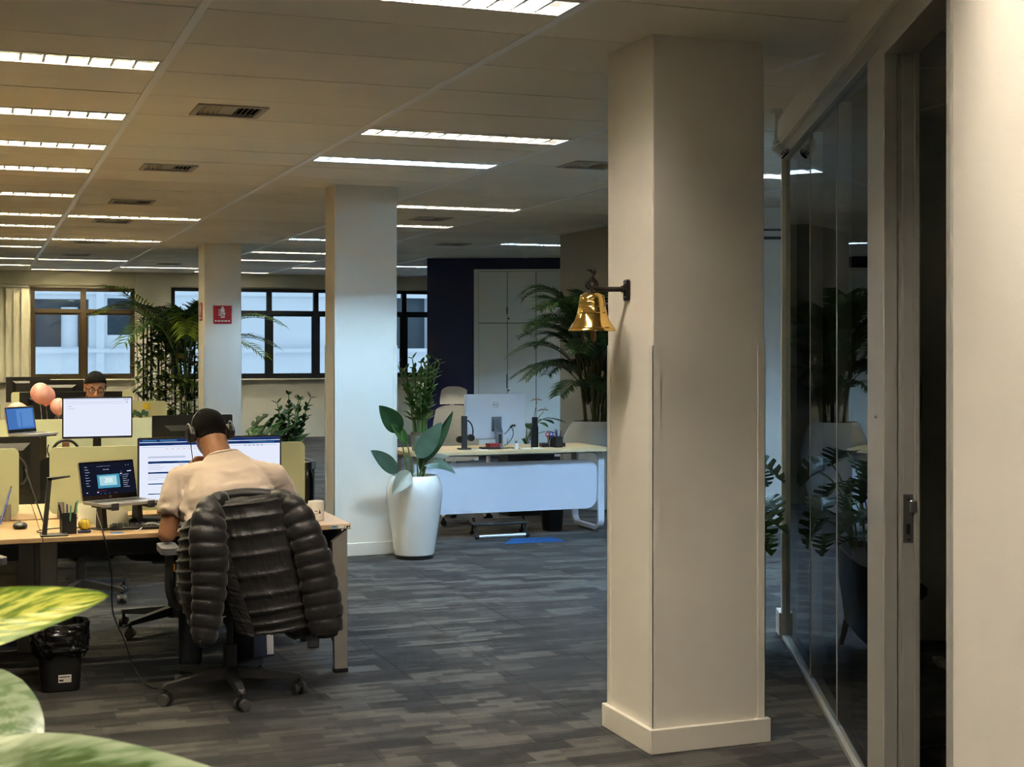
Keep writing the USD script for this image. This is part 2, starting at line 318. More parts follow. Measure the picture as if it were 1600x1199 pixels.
vent_m = mat('vent_white', lin(170, 163, 148), 0.5, var=0.03)
def make_vent(label, at):
    t = Thing('air_vent', label, 'air vent', at, 0, 'square ceiling air vents')
    t.part('frame', [box(-0.185, 0.185, -0.185, -0.155, -0.008, 0.006), box(-0.185, 0.185, 0.155, 0.185, -0.008, 0.006), box(-0.185, -0.155, -0.155, 0.155, -0.008, 0.006), box(0.155, 0.185, -0.155, 0.155, -0.008, 0.006)], vent_m, False)
    t.part('duct', box(-0.18, 0.18, -0.18, 0.18, 0.1, 0.11), black_plastic, False)
    for i in range(4):
        for s in (-1, 1):
            x = s*(0.055+0.027*i)
            t.part('slat', hull([(x-s*0.008, -0.155, 0.0), (x-s*0.005, -0.155, 0.0), (x+s*0.012, -0.155, 0.03), (x+s*0.015, -0.155, 0.03), (x-s*0.008, 0.155, 0.0), (x-s*0.005, 0.155, 0.0), (x+s*0.012, 0.155, 0.03), (x+s*0.015, 0.155, 0.03)]), vent_m, False)
    t.part('centre_plate', hull([(-0.04, -0.155, 0.004), (0.04, -0.155, 0.004), (0.04, 0.155, 0.004), (-0.04, 0.155, 0.004), (-0.02, -0.155, 0.03), (0.02, -0.155, 0.03), (0.02, 0.155, 0.03), (-0.02, 0.155, 0.03)]), vent_m, False)
    return t
vl = [f"grey ceiling air vent, {ORD[i]} from the camera in the line above the desks" for i in range(6)]+["dark ceiling air vent just left of the near pillar's top", "ceiling air vent right of the second pillar, nearer one", "ceiling air vent above the navy wall side", "small far ceiling air vent behind the second pillar"]
v0 = None
for (x, y), lab in zip(VENT, vl):
    if v0 is None: v0 = make_vent(lab, (x, y, H))
    else: v0.copy((x, y, H), 0, lab)

# ---------------------------------------------------------------- pillars
def pillar(x0, x1, y0, y1, guards=True):
    p = struct('pillar', box(x0, x1, y0, y1, 0, H+0.1, 0.004), cream)
    k = 0.02
    struct('baseboard', trimesh.util.concatenate([box(x0-k, x1+k, y0-k, y0+0.001, 0, 0.10, 0.003), box(x0-k, x1+k, y1-0.001, y1+k, 0, 0.10, 0.003), box(x0-k, x0+0.001, y0, y1, 0, 0.10, 0.003), box(x1-0.001, x1+k, y0, y1, 0, 0.10, 0.003)]), skirt_white, 30, p)
    for x, sx in ((x0, 1), (x1, -1)):
        for y, sy in ((y0, 1), (y1, -1)):
            a = [box(min(x-sx*0.003, x+sx*0.032), max(x-sx*0.003, x+sx*0.032), min(y-sy*0.003, y), max(y-sy*0.003, y), 0.10, 1.65), box(min(x-sx*0.003, x), max(x-sx*0.003, x), min(y-sy*0.003, y+sy*0.032), max(y-sy*0.003, y+sy*0.032), 0.10, 1.65)]
            struct('corner_guard', a, guard_m, False, p)
    return p
pillar(2.55, 3.065, 5.18, 5.62)
pillar(2.60, 3.105, 10.88, 11.20)
pillar(2.61, 3.065, 17.80, 18.30)
struct('pillar', box(6.22, 7.3, 13.58, 15.03, 0, H+0.1, 0.004), olive)

# ---------------------------------------------------------------- far window wall and outer walls
holes = [sbox(0.82, 1.075, 2.52, 2.63), sbox(3.14, 1.06, 8.3, 2.66)]
face = sbox(-7, 0, 14, H+0.2)
for h_ in holes: face = face.difference(h_)
wb = struct('wall_back', move(upright(extrude(face, 0.2)), (0, 25.5, 0)), wall_yellow, False)
struct('trim_1', box(2.52, 3.11, 25.16, 25.3, 0, H+0.02), wall_yellow)
struct('trim_2', box(-7, 14, 25.24, 25.3, 2.68, H+0.02), wall_yellow)
struct('wall_left', box(-7.2, -7, -3.2, 25.5, 0, H+0.3), wall_yellow)
struct('wall_front', box(-7.2, 14.2, -3.2, -3, 0, H+0.3), cream)
struct('wall_right', box(14, 14.2, -3.2, 25.5, 0, H+0.3), cream)
def window(n, x0, x1, z0, z1, mull, m):
    w = struct(f'window_{n}', frame_box(x0, x1, z0, z1, 25.28, 25.36, 0.06), m, False)
    for xm in mull: struct('mullion', box(xm-0.045, xm+0.045, 25.27, 25.36, z0, z1, 0.004), m, False, w)
    xs = [x0]+list(mull)+[x1]
    for a, b in zip(xs[:-1], xs[1:]):
        struct('transom', box(a+0.03, b-0.03, 25.28, 25.35, 2.20, 2.27, 0.004), m, False, w)
        struct('pane', box(a+0.03, b-0.03, 25.315, 25.322, z0+0.03, 2.21), pane_m, False, w); struct('pane', box(a+0.03, b-0.03, 25.315, 25.322, 2.26, z1-0.03), pane_m, False, w)
        struct('sash', frame_box(a+0.045, b-0.045, z0+0.06, 2.2, 25.30, 25.34, 0.03), m, False, w)
        struct('handle', [box((a+b)/2-0.06, (a+b)/2+0.06, 25.25, 25.28, z0+0.06, z0+0.085, 0.006), box((a+b)/2-0.015, (a+b)/2+0.015, 25.27, 25.31, z0+0.05, z0+0.095, 0.004)], m, False, w)
    struct('sill', box(x0-0.05, x1+0.05, 25.2, 25.3, z0-0.025, z0, 0.006), wall_yellow, False, w)
    return w
window(1, 0.82, 2.52, 1.075, 2.63, [1.668], bronze)
window(2, 3.14, 8.3, 1.06, 2.66, [3.98, 4.853, 5.70, 6.53, 7.35], black_frame)

vb = Thing('vertical_blind', 'closed beige vertical blind left of the first far window', 'blind', (0.26, 25.2, 0))
blm = mat('blind_beige', lin(206, 200, 176), 0.7, var=0.03)
vb.part('head_rail', box(-1.1, 0.53, -0.03, 0.04, 2.62, 2.67, 0.004), alu)
for i in range(13): vb.part('slat', rot(box(-0.064, 0.064, -0.001, 0.001, 1.03, 2.62), 14, [0, 0, 1]).apply_translation((0.465-0.122*i, 0, 0)), blm, False)
# ---------------------------------------------------------------- building across the street, seen through the windows
fac_m = mat('facade_white', lin(214, 220, 228), 0.8, var=0.03, scale=2)
fac_d = mat('facade_glazing', lin(70, 84, 96), 0.15, var=0.15, scale=1.5)
nb = Thing('neighbour_building', 'pale rendered building with dark glazing seen across through the far windows', 'building', (0, 31, 0))
fp = sbox(-6, -2, 16, 7)
ops = [(1.0, 1.62, 2.16, 2.62), (2.53, 1.87, 3.06, 2.65), (8.6, 1.58, 9.6, 2.78), (-1.2, 1.62, 0.6, 2.62), (10.4, 1.6, 11.6, 2.7)]
for a in ops: fp = fp.difference(sbox(*a))
nb.part('facade', move(upright(extrude(fp, 0.35)), (0, 0.35, 0)), fac_m, False)
for a in ops: nb.part('glazing', box(a[0]-0.05, a[2]+0.05, 0.42, 0.5, a[1]-0.05, a[3]+0.05), fac_d, False)
nb.part('column', cyl((1.78, 0.2, 1.5), (1.78, 0.2, 2.45), 0.17, 20), fac_m)
nb.part('downpipe', cyl((2.02, 0.25, 1.5), (2.02, 0.25, 2.62), 0.025, 8), alu_dark)
nb.part('ledge', [box(-6, 16, -0.12, 0, 1.5, 1.58), box(-6, 16, -0.06, 0, 2.72, 2.80)], fac_m, False)
nb.part('pier', box(2.3, 2.46, -0.1, 0, -2, 7), fac_m, False)

# ---------------------------------------------------------------- glass meeting room, standing 25 degrees off the grid
P0 = np.array([4.24, 6.92]); WR = -25.0
def wing(m):
    """u (into the room), v (away from the camera along the glass), z -> world."""
    m = as_tm(m).copy(); v = m.vertices.copy(); gi = np.array([0.90631, -0.42262]); gb = np.array([0.42262, 0.90631])
    m.vertices = np.column_stack([P0[0]+v[:, 0]*gi[0]+v[:, 1]*gb[0], P0[1]+v[:, 0]*gi[1]+v[:, 1]*gb[1], v[:, 2]]); return m
def wpt(u, v, z=0.0): return (P0[0]+u*0.90631+v*0.42262, P0[1]-u*0.42262+v*0.90631, z)
gw = struct('wall_glass', wing([box(-0.025, 0.025, -2.80, 0.0, 0.0, 0.03, 0.003), box(-0.03, 0.03, -4.15, 0.0, 2.69, 2.76, 0.003)]), alu, False)
struct('end_post', wing(box(-0.03, 0.03, -0.002, 0.045, 0, 2.76, 0.003)), skirt_white, False, gw)
for a, b in ((-1.028, -0.004), (-1.894, -1.044), (-2.79, -1.910)):
    struct('pane', wing(box(-0.006, 0.006, a, b, 0.03, 2.69)), part_glass, False, gw)
for v in (-1.036, -1.902): struct('seal', wing(box(-0.008, 0.008, v-0.009, v+0.009, 0.03, 2.69)), alu, False, gw)
struct('end_panel', wing(box(-0.028, 0.028, -3.06, -2.79, 0, 2.69, 0.003)), alu, False, gw)
struct('header', wing(box(-0.05, 0.06, -4.15, 0.05, 2.76, H+0.1)), cream, False, gw)
struct('rivet', wing([ball((-0.03, -2.98, 1.40), 0.007, 1)]), chrome, True, gw)
struct('wall_partition', wing(box(-0.012, 3.2, 0.046, 0.15, 0, H+0.1)), white_paint, False)
struct('baseboard_partition', wing([box(-0.045, 3.0, 0.15, 0.165, 0.02, 0.15, 0.002), box(-0.045, -0.012, 0.0, 0.165, 0.02, 0.15, 0.002)]), skirt_white, False)
struct('wall_room', wing([box(3.1, 3.2, -6.2, 0.05, 0, H+0.1), box(0.02, 3.2, -6.3, -6.2, 0, H+0.1)]), mat('room_paint', lin(190, 184, 170), 0.7), False)
dr = struct('door_1', wing([box(-0.035, 0.012, -3.15, -3.06, 0, 2.69, 0.003), box(0.010, 0.030, -3.135, -3.06, 0, 2.69, 0.002), box(0.028, 0.068, -3.15, -3.06, 0, 2.69, 0.003), box(0.066, 0.085, -3.16, -3.06, 0, 2.69, 0.003)]), alu, False)
struct('head_jamb', wing([box(-0.035, 0.085, -4.10, -3.15, 2.64, 2.69, 0.003)]), alu, False, dr)
struct('near_jamb', wing([box(-0.038, 0.085, -4.15, -4.10, 0, 2.69, 0.003)]), alu, False, dr)
kp = struct('keeper_plate', wing([box(0.030, 0.064, -3.153, -3.15, 0.98, 1.145, 0.001)]), chrome, False, dr)
struct('keeper_slot', wing([box(0.040, 0.053, -3.156, -3.152, 1.01, 1.045)]), black_plastic, False, dr)
struct('keeper_lip', wing([box(0.052, 0.074, -3.168, -3.152, 1.085, 1.125, 0.003)]), chrome, False, dr)
struct('screw', wing([ball((0.047, -3.153, 1.13), 0.006, 1), ball((0.047, -3.153, 0.993), 0.006, 1)]), black_plastic, True, dr)
struct('wall_near', wing(box(-0.03, 0.09, -8.6, -4.15, 0, H+0.1)), cream, False)
struct('wall_corridor', wing([box(-0.2, 6.5, 5.09, 5.2, 0, H+0.1)]), white_paint, False)
struct('trim_3', wing([box(-0.2, 6.5, 5.07, 5.09, 2.62, 2.645), box(-0.2, 6.5, 5.07, 5.09, 2.70, 2.715)]), dark_grey, False)

# ---------------------------------------------------------------- navy wall and built-in cabinet
struct('wall_navy', wing(box(-3.74, 4.5, 12.36, 12.5, 0, H+0.1)), navy, False)
cabm = mat('cabinet_laminate', lin(228, 228, 218), 0.45, var=0.02, scale=3)
cb = Thing('storage_cabinet', 'tall off-white cupboard with locks built against the navy wall', 'cupboard', wpt(-2.2, 12.28), WR)
cb.part('carcass', wing(box(-3.05, -0.9, 12.295, 12.355, 0, 2.74)), dark_grey, False, world=True)
cb.part('frame', wing([box(-3.05, -2.985, 12.27, 12.29, 0, 2.745, 0.002), box(-2.985, -0.9, 12.27, 12.29, 2.715, 2.745, 0.002)]), cabm, False, world=True)
us = [-2.985, -2.567, -2.155, -1.73, -1.31, -0.9]
for a, b in zip(us[:-1], us[1:]):
    for z0, z1 in ((0.06, 1.966), (1.976, 2.71)):
        cb.part('door', wing(box(a+0.0045, b-0.0045, 12.268, 12.288, z0, z1, 0.003)), cabm, False, world=True)
for z in (2.036, 1.006): cb.part('lock', wing(cyl((-2.548, 12.27, z), (-2.548, 12.26, z), 0.013, 10)), alu_dark, world=True)
cb.part('handle', wing([box(-2.58, -2.567, 12.255, 12.27, 1.04, 1.24, 0.003), box(-2.58, -2.567, 12.255, 12.27, 2.1, 2.2, 0.003)]), alu_dark, False, world=True)
# ---------------------------------------------------------------- desks, screens, chairs
oak = mat('oak_laminate', lin(184, 152, 110), 0.42, var=0.07, scale=6)
oak_edge = mat('oak_edge', lin(176, 142, 100), 0.5, var=0.05)
screen_m = mat('screen_panel', lin(200, 206, 168), 0.5, var=0.02, scale=3)
screen_edge = mat('screen_edge', lin(232, 230, 205), 0.4, var=0.02)
leg_m = mat('desk_leg_silver', lin(150, 146, 138), 0.42, 0.25, var=0.03)
leg_dark = mat('desk_leg_grey', lin(74, 74, 76), 0.5, 0.1, var=0.05)
label_w = mat('sticker_white', lin(224, 220, 208), 0.6); label_b = mat('sticker_blue', lin(150, 186, 205), 0.6)
SCR = 0.072
def scr(name, *rgb, k=1.0): return emit('screen_'+name, lin(*rgb), SCR*k)

def make_desk(label, at, rz=0, ends=(0, 1), group='oak bench desks'):
    """ends: 1 = a silver end frame at that side (left, right), 0 = none; the seam leg stands at the other side."""
    t = Thing('desk', label, 'desk', at, rz, group)
    w = 0.74
    t.part('desktop', box(-w, w, -0.365, 0.355, 0.725, 0.75, 0.003), oak)
    for s, e in ((-1, ends[0]), (1, ends[1])):
        x = s*(w-0.05)
        if e:
            o = 0.032*s
            t.part('leg', hull([(x+o, -0.35, 0.02), (x-o, -0.35, 0.02), (x-o*1.4, -0.35, 0.66), (x+o, -0.35, 0.725), (x+o, -0.31, 0.02), (x-o, -0.31, 0.02), (x-o*1.4, -0.31, 0.66), (x+o, -0.31, 0.725)]), leg_m, False)
            t.part('foot', box(x-0.036, x+0.036, -0.355, -0.305, 0.0, 0.022, 0.003), black_plastic)
            t.part('leg', box(x-0.03, x+0.03, 0.27, 0.31, 0.0, 0.725, 0.004), leg_dark)
            t.part('end_panel', box(x-0.012, x+0.012, -0.31, 0.27, 0.30, 0.725, 0.003), black_plastic)
            t.part('end_brace', hull([(x-0.012, -0.31, 0.10), (x+0.012, -0.31, 0.10), (x-0.012, -0.31, 0.14), (x+0.012, -0.31, 0.14), (x-0.012, 0.27, 0.28), (x+0.012, 0.27, 0.28), (x-0.012, 0.27, 0.30), (x+0.012, 0.27, 0.30)]), leg_dark, False)
        elif s < 0 or ends[0]:
            t.part('leg', box(s*w-(0 if s < 0 else 0.085), s*w+(0.085 if s < 0 else 0), 0.02, 0.09, 0.0, 0.725, 0.004), leg_m)
    t.part('beam', box(-w+0.09, w-0.1, 0.02, 0.06, 0.66, 0.722, 0.003), leg_dark)
    t.part('modesty_panel', box(-w+0.09, w-0.09, 0.25, 0.268, 0.56, 0.70, 0.002), black_plastic)
    return t
dk = make_desk('oak bench desk of the man in the beige shirt, nearest desk', (1.02, 7.365, 0))
dk.part('sticker', box(0.63, 0.668, -0.3665, -0.365, 0.7295, 0.7455), label_b, False)
dk.part('sticker', box(0.672, 0.700, -0.3665, -0.365, 0.7295, 0.7455), label_w, False); dk.part('sticker', box(0.706, 0.738, -0.3665, -0.365, 0.7295, 0.7455), label_w, False)
dk.part('sticker_print', [box(0.635, 0.664, -0.3672, -0.3664, 0.737, 0.742), box(0.712, 0.722, -0.3672, -0.3664, 0.732, 0.742), box(0.724, 0.733, -0.3672, -0.3664, 0.734, 0.743)], dark_grey, False)
d0 = make_desk('oak bench desk cut by the left picture edge, nearest row', (-0.462, 7.365, 0), 0, (0, 0))
d1 = make_desk('oak desk facing the nearest desk, behind its pale screen', (1.02, 8.14, 0), 180, (1, 0))
d2 = make_desk('oak desk under the bright white monitor in the second bench', (1.02, 10.31, 0), 0, (0, 1))
for d_, x, y, rz, lab in [(d0, -0.462, 8.14, 180, 'oak desk behind the nearest screen at the left edge'),
        (d0, -0.462, 10.31, 0, 'oak desk at the left edge of the second bench'),
        (d1, 1.02, 11.09, 180, 'oak desk of the man with glasses'), (d0, -0.462, 11.09, 180, 'far oak desk at the left edge of the second bench'),
        (d2, 1.02, 13.51, 0, 'oak desk in the third bench, near side'), (d1, 1.02, 14.29, 180, 'oak desk in the third bench, far side'),
        (d2, 1.02, 16.7, 0, 'oak desk in the fourth bench, near side'), (d1, 1.02, 17.48, 180, 'oak desk in the fourth bench, far side')]:
    d_.copy((x, y, 0), rz, lab)

def make_screen(label, at, w=1.34):
    t = Thing('desk_screen', label, 'desk screen', at, 0, 'pale desk screens')
    t.part('panel', plate_xz(w, 0.345, 0.018, 0.03, (0, 0, 0.9475)), screen_m)
    for s in (-1, 1):
        for y in (-0.026, 0.026):
            t.part('post', cyl((s*(w/2-0.055), y, 0.75), (s*(w/2-0.055), y, 0.835), 0.0165, 14), leg_m)
    return t
sc0 = make_screen('pale yellow desk screen behind the beige-shirted man', (1.013, 7.752, 0))
for x, y, lab in [(-0.477, 7.752, 'pale yellow desk screen cut by the left picture edge, nearest row'), (1.013, 10.7, 'pale green desk screen in front of the bright white monitor'), (-0.477, 10.7, 'pale desk screen at the left edge beside the laptop'),
        (1.013, 13.9, 'desk screen with the yellow sticky note on it'), (1.013, 17.09, 'farthest pale desk screen behind the balloons'), (-0.477, 13.9, 'pale desk screen behind the balloons at the left edge')]:
    sc0.copy((x, y, 0), 0, lab)
solo('sticky_note', box(1.46, 1.53, 13.888, 13.8905, 1.045, 1.10), mat('sticky_yellow', lin(232, 214, 70), 0.7), 'yellow sticky note on the pale desk screen right of the white monitor', 'sticky note')
gm = mat('sticker_green', lin(60, 110, 90), 0.7)
solo('leaf_sticker', [move(plate_xz(0.035, 0.05, 0.002, 0.016, (0, 0, 0)), (1.36+0.026*i, 13.889, 0.985+0.03*((i*2) % 3)/2)) for i in range(6)], gm, 'dark green leafy sticker below the yellow sticky note', 'sticker')

fab_black = mat('chair_fabric_black', lin(30, 30, 33), 0.85, var=0.15, scale=60, bump=0.3, bscale=600)
wheel_grey = mat('caster_grey', lin(78, 77, 75), 0.5, var=0.05)
def chair_parts(t, fab, frame, pad, arms=True, head=False, basem=None, rot0=-90.0, wheelm=None, back_h=0.40):
    basem = basem or frame
    for i in range(5):
        a = math.radians(rot0+72*i); c, s = math.cos(a), math.sin(a)
        def pt(r, w, z): return (c*r-s*w, s*r+c*w, z)
        t.part('base_arm', hull([pt(0.03, 0.028, 0.085), pt(0.03, -0.028, 0.085), pt(0.03, 0.024, 0.135), pt(0.03, -0.024, 0.135), pt(0.325, 0.018, 0.075), pt(0.325, -0.018, 0.075), pt(0.325, 0.015, 0.098), pt(0.325, -0.015, 0.098), pt(0.345, 0, 0.08)]), basem)
        cx, cy = c*0.325, s*0.325; b = a+0.6
        bx, by = math.cos(b), math.sin(b)
        p = t.part('caster', [cyl((cx+bx*0.012, cy+by*0.012, 0.028), (cx-bx*0.012, cy-by*0.012, 0.028), 0.020, 12), cyl((cx, cy, 0.03), (cx, cy, 0.082), 0.010, 8),
                              hull([(cx+bx*q-by*e, cy+by*q+bx*e, z) for q in (-0.012, 0.012) for e, z in ((-0.026, 0.035), (0.026, 0.035), (-0.016, 0.058), (0.016, 0.058))])], black_plastic)
        for q in (-1, 1):
            t.part('wheel', cyl((cx+bx*q*0.010, cy+by*q*0.010, 0.0275), (cx+bx*q*0.029, cy+by*q*0.029, 0.0275), 0.0275, 18, 0.026), wheelm or wheel_grey, parent=p)
    t.part('column', [cyl((0, 0, 0.07), (0, 0, 0.24), 0.032, 14), cyl((0, 0, 0.24), (0, 0, 0.41), 0.016, 12)], frame)
    t.part('mechanism', box(-0.11, 0.11, -0.13, 0.11, 0.395, 0.435, 0.012), frame)
    seat = np.array([[(0.25*(abs(math.cos(a))**0.55)*np.sign(math.cos(a))*q, 0.245*(abs(math.sin(a))**0.55)*np.sign(math.sin(a))*q, z) for a in np.linspace(0, 2*np.pi, 41)[:-1]] for q, z in ((0.05, 0.432), (0.9, 0.432), (0.985, 0.45), (1.0, 0.47), (0.985, 0.49), (0.9, 0.503), (0.5, 0.495), (0.05, 0.49))])
    seat = np.concatenate([seat, seat[:, :1]], 1); t.part('seat', move(surf(seat), (0, 0.03, 0)), fab)
    P = []
    for v in np.linspace(0, 1, 14):
        w = 0.225*(1-0.22*max(0, v-0.55)**1.5*3); z = 0.55+back_h*v
        P.append([(w*u, -0.235-0.03*math.sin(v*3.14)*-1-0.05*v+0.06*u*u, z-0.04*abs(u)**4*(1 if v > 0.5 else -1)) for u in np.linspace(-1, 1, 15)])
    t.part('backrest', surf(np.array(P)[:, ::-1], -0.045), fab)
    t.part('back_support', tube(bez([(0, -0.1, 0.415), (0, -0.30, 0.40), (0, -0.29, 0.6), (0, -0.285, 0.74)], 10), 0.022, 8), frame)
    if arms:
        for s in (-1, 1):
            t.part('arm_post', tube(bez([(s*0.15, 0.0, 0.425), (s*0.29, 0.0, 0.42), (s*0.285, 0.0, 0.46), (s*0.28, 0.0, 0.685)], 10), [0.018]*3+[0.02]*7, 8), frame)
            t.part('arm_pad', plate_xy(0.085, 0.24, 0.03, 0.036, (s*0.28, 0.05, 0.697)), pad)
pad_m = mat('arm_pad_grey', lin(96, 96, 98), 0.55, var=0.05)
ch = Thing('office_chair', 'black office chair with a puffer jacket over its back, under the beige-shirted man', 'office chair', (1.11, 6.76, 0), 0, 'black office chairs')
chair_parts(ch, fab_black, dark_grey, pad_m)
ch.part('tag', box(-0.262, -0.257, -0.022, -0.019, 0.60, 0.635), mat('orange_tag', lin(226, 140, 40), 0.6), False)
for x, y, rz, lab in [(1.06, 8.44, 162, 'black office chair pushed under the far side of the nearest bench'), (0.62, 9.62, -25, 'black office chair rolled up to the second bench, five-star base in view under the desk'),
        (0.82, 11.93, 180, 'black office chair of the man with glasses'), (0.25, 12.9, 0, 'black office chair behind the balloons'), (-0.20, 6.62, 20, 'black office chair cut off by the left edge, only casters in view')]:
    ch.copy((x, y, 0), rz, lab)

# ---------------------------------------------------------------- monitors, laptops and what is on the desks
def ui(t, mats_rects, parent, w, h, y, cz):
    """Flat coloured areas lit on a screen: rects in 0..1 screen coordinates, x to the right and y down."""
    for n, (m, rects) in enumerate(mats_rects):
        t.part('screen_content', [box((a-0.5)*w, (c-0.5)*w, y-0.0006-0.0003*n, y+0.0002, cz+(0.5-d)*h, cz+(0.5-b)*h) for a, b, c, d in rects], m, False, parent)
def make_monitor(label, at, rz, w, h, zc, shell, screen, content=(), group=None, base=True, back_bump=True, tilt=0, name='monitor'):
    t = Thing(name, label, 'monitor', at, rz, group)
    t.part('shell', [plate_xz(w, h, 0.018, 0.008, (0, 0, zc)), hull([(sx*w*0.36, 0.009, zc+sz*h*0.34) for sx in (-1, 1) for sz in (-1, 1)]+[(sx*w*0.28, 0.035, zc+sz*h*0.25) for sx in (-1, 1) for sz in (-1, 1)])], shell)
    s = t.part('screen', box(-w/2+0.008, w/2-0.008, -0.0105, -0.009, zc-h/2+0.014, zc+h/2-0.008), screen, False)
    ui(t, content, s, w-0.016, h-0.022, -0.0105, zc+0.003)
    t.part('neck', hull([(-0.03, 0.035, 0.02), (0.03, 0.035, 0.02), (-0.025, 0.05, zc), (0.025, 0.05, zc), (-0.03, 0.06, 0.02), (0.03, 0.06, 0.02), (-0.025, 0.034, zc), (0.025, 0.034, zc)]), shell)
    t.part('foot', plate_xy(0.24, 0.18, 0.012, 0.02, (0, 0.02, 0.0075)), shell)
    return t
white_s = scr('white', 232, 238, 255); blue_bar = scr('navy_bar', 28, 52, 104); pale_bar = scr('pale', 196, 204, 226); teal_bar = scr('teal', 60, 120, 160); pink_bar = scr('pinkish', 232, 204, 210); grey_bar = scr('greyline', 150, 160, 190)
off_s = mat('screen_off', lin(14, 15, 18), 0.2, var=0.05)
rr = random.Random(3)
rowsL = [(0.05+0.045*i, 0.16, 0.08+0.045*i, 0.17) for i in range(8)]
content = [(blue_bar, [(0, 0, 1, 0.045), (0, 0.055, 1, 0.10), (0.06, 0.35, 0.50, 0.385), (0.06, 0.52, 0.50, 0.545), (0.06, 0.70, 0.5, 0.715), (0.06, 0.86, 0.5, 0.872)]),
           (teal_bar, [(0.27, 0.35, 0.5, 0.366), (0.27, 0.522, 0.5, 0.535), (0.02, 0.012, 0.12, 0.03), (0.14, 0.012, 0.26, 0.03), (0.78, 0.07, 0.96, 0.082)]),
           (pale_bar, [(0.06, 0.27, 0.32, 0.30)]+[(0.06, 0.41+0.03*i, 0.06+0.06+0.1*rr.random(), 0.418+0.03*i) for i in range(3)]+[(0.06, 0.575+0.03*i, 0.12+0.1*rr.random(), 0.583+0.03*i) for i in range(3)]),
           (pink_bar, [(0.27, 0.40+0.035*i, 0.5, 0.415+0.035*i) for i in range(3)]+[(0.27, 0.57+0.035*i, 0.5, 0.585+0.035*i) for i in range(3)]+[(0.18+0.04*i, 0.15, 0.2+0.04*i, 0.165) for i in range(7)]),
           (grey_bar, [(0.02, 0.125, 0.98, 0.129), (0.505, 0.10, 0.508, 1.0)]+[(0.74+0.03*i, 0.12, 0.755+0.03*i, 0.135) for i in range(5)])]
mm = make_monitor('wide monitor with white spreadsheet windows in front of the beige-shirted man', (1.124, 7.45, 0.75), 0, 0.735, 0.345, 0.256, black_plastic, white_s, content, 'monitors')
off1 = make_monitor('black monitor back rising over the screen behind the man', (1.115, 8.05, 0.75), 180, 0.44, 0.34, 0.342, black_plastic, off_s, (), 'monitors')
off2 = Thing('monitor', 'big black monitor seen from behind at the left edge', 'monitor', (0.02, 8.05, 0.75), 180, 'monitors')
off2.part('shell', [plate_xz(0.575, 0.345, 0.02, 0.012, (0, 0, 0.24)), hull([(sx*0.24, 0.009, 0.24+sz*0.14) for sx in (-1, 1) for sz in (-1, 1)]+[(sx*0.2, 0.04, 0.24+sz*0.10) for sx in (-1, 1) for sz in (-1, 1)])], black_plastic)
off2.part('screen', box(-0.28, 0.28, -0.012, -0.0105, 0.075, 0.405), off_s, False)
off2.part('rear_grip', tube(bez([(-0.19, 0.042, 0.16), (-0.24, 0.044, 0.16), (-0.24, 0.044, 0.32), (-0.12, 0.044, 0.32)], 10), 0.008, 6), dark_grey)
off2.part('neck', box(-0.045, 0.045, 0.035, 0.06, 0.012, 0.25, 0.006), black_plastic); off2.part('foot', plate_xy(0.24, 0.2, 0.012, 0.03, (0, 0.02, 0.0075)), black_plastic)
mb = make_monitor('bright white monitor on the second bench below the man with glasses', (0.782, 10.4, 0.75), 0, 0.475, 0.29, 0.392, black_plastic, white_s,
    [(pale_bar, [(0.0, 0.0, 1, 0.03), (0.03, 0.09, 0.95, 0.10), (0.06, 0.2, 0.13, 0.22), (0.06, 0.26, 0.17, 0.275)]), (teal_bar, [(0.9, 0.04, 0.915, 0.06), (0.94, 0.04, 0.955, 0.06), (0.93, 0.10, 0.945, 0.12)]), (grey_bar, [(0.03, 0.14, 0.98, 0.144)])], 'monitors')
mc = make_monitor('black monitor back beside the balloons', (0.585, 13.3, 0.75), 180, 0.5, 0.30, 0.335, black_plastic, off_s, (), 'monitors')
mc.copy((0.71, 14.5, 0.83), 180, 'wide black monitor back below the left window'); mc.copy((0.97, 13.35, 0.75), 180, 'black monitor just right of the man with glasses')
mc.copy((0.55, 17.9, 0.79), 180, 'farthest black monitor back under the left window')
rz_ = Thing('monitor_riser', 'low black riser under the wide monitor below the left window', 'monitor riser', (0.71, 14.5, 0.75)); rz_.part('plate', box(-0.2, 0.2, -0.13, 0.13, 0.065, 0.08, 0.003), black_plastic)
for s in (-1, 1): rz_.part('leg', box(s*0.18-0.01, s*0.18+0.01, -0.12, 0.12, 0, 0.065), black_plastic)
rz2 = Thing('monitor_riser', 'low black riser under the farthest monitor', 'monitor riser', (0.55, 17.9, 0.75)); rz2.part('plate', box(-0.2, 0.2, -0.13, 0.13, 0.025, 0.04, 0.003), black_plastic)
for s in (-1, 1): rz2.part('leg', box(s*0.18-0.01, s*0.18+0.01, -0.12, 0.12, 0, 0.025), black_plastic)

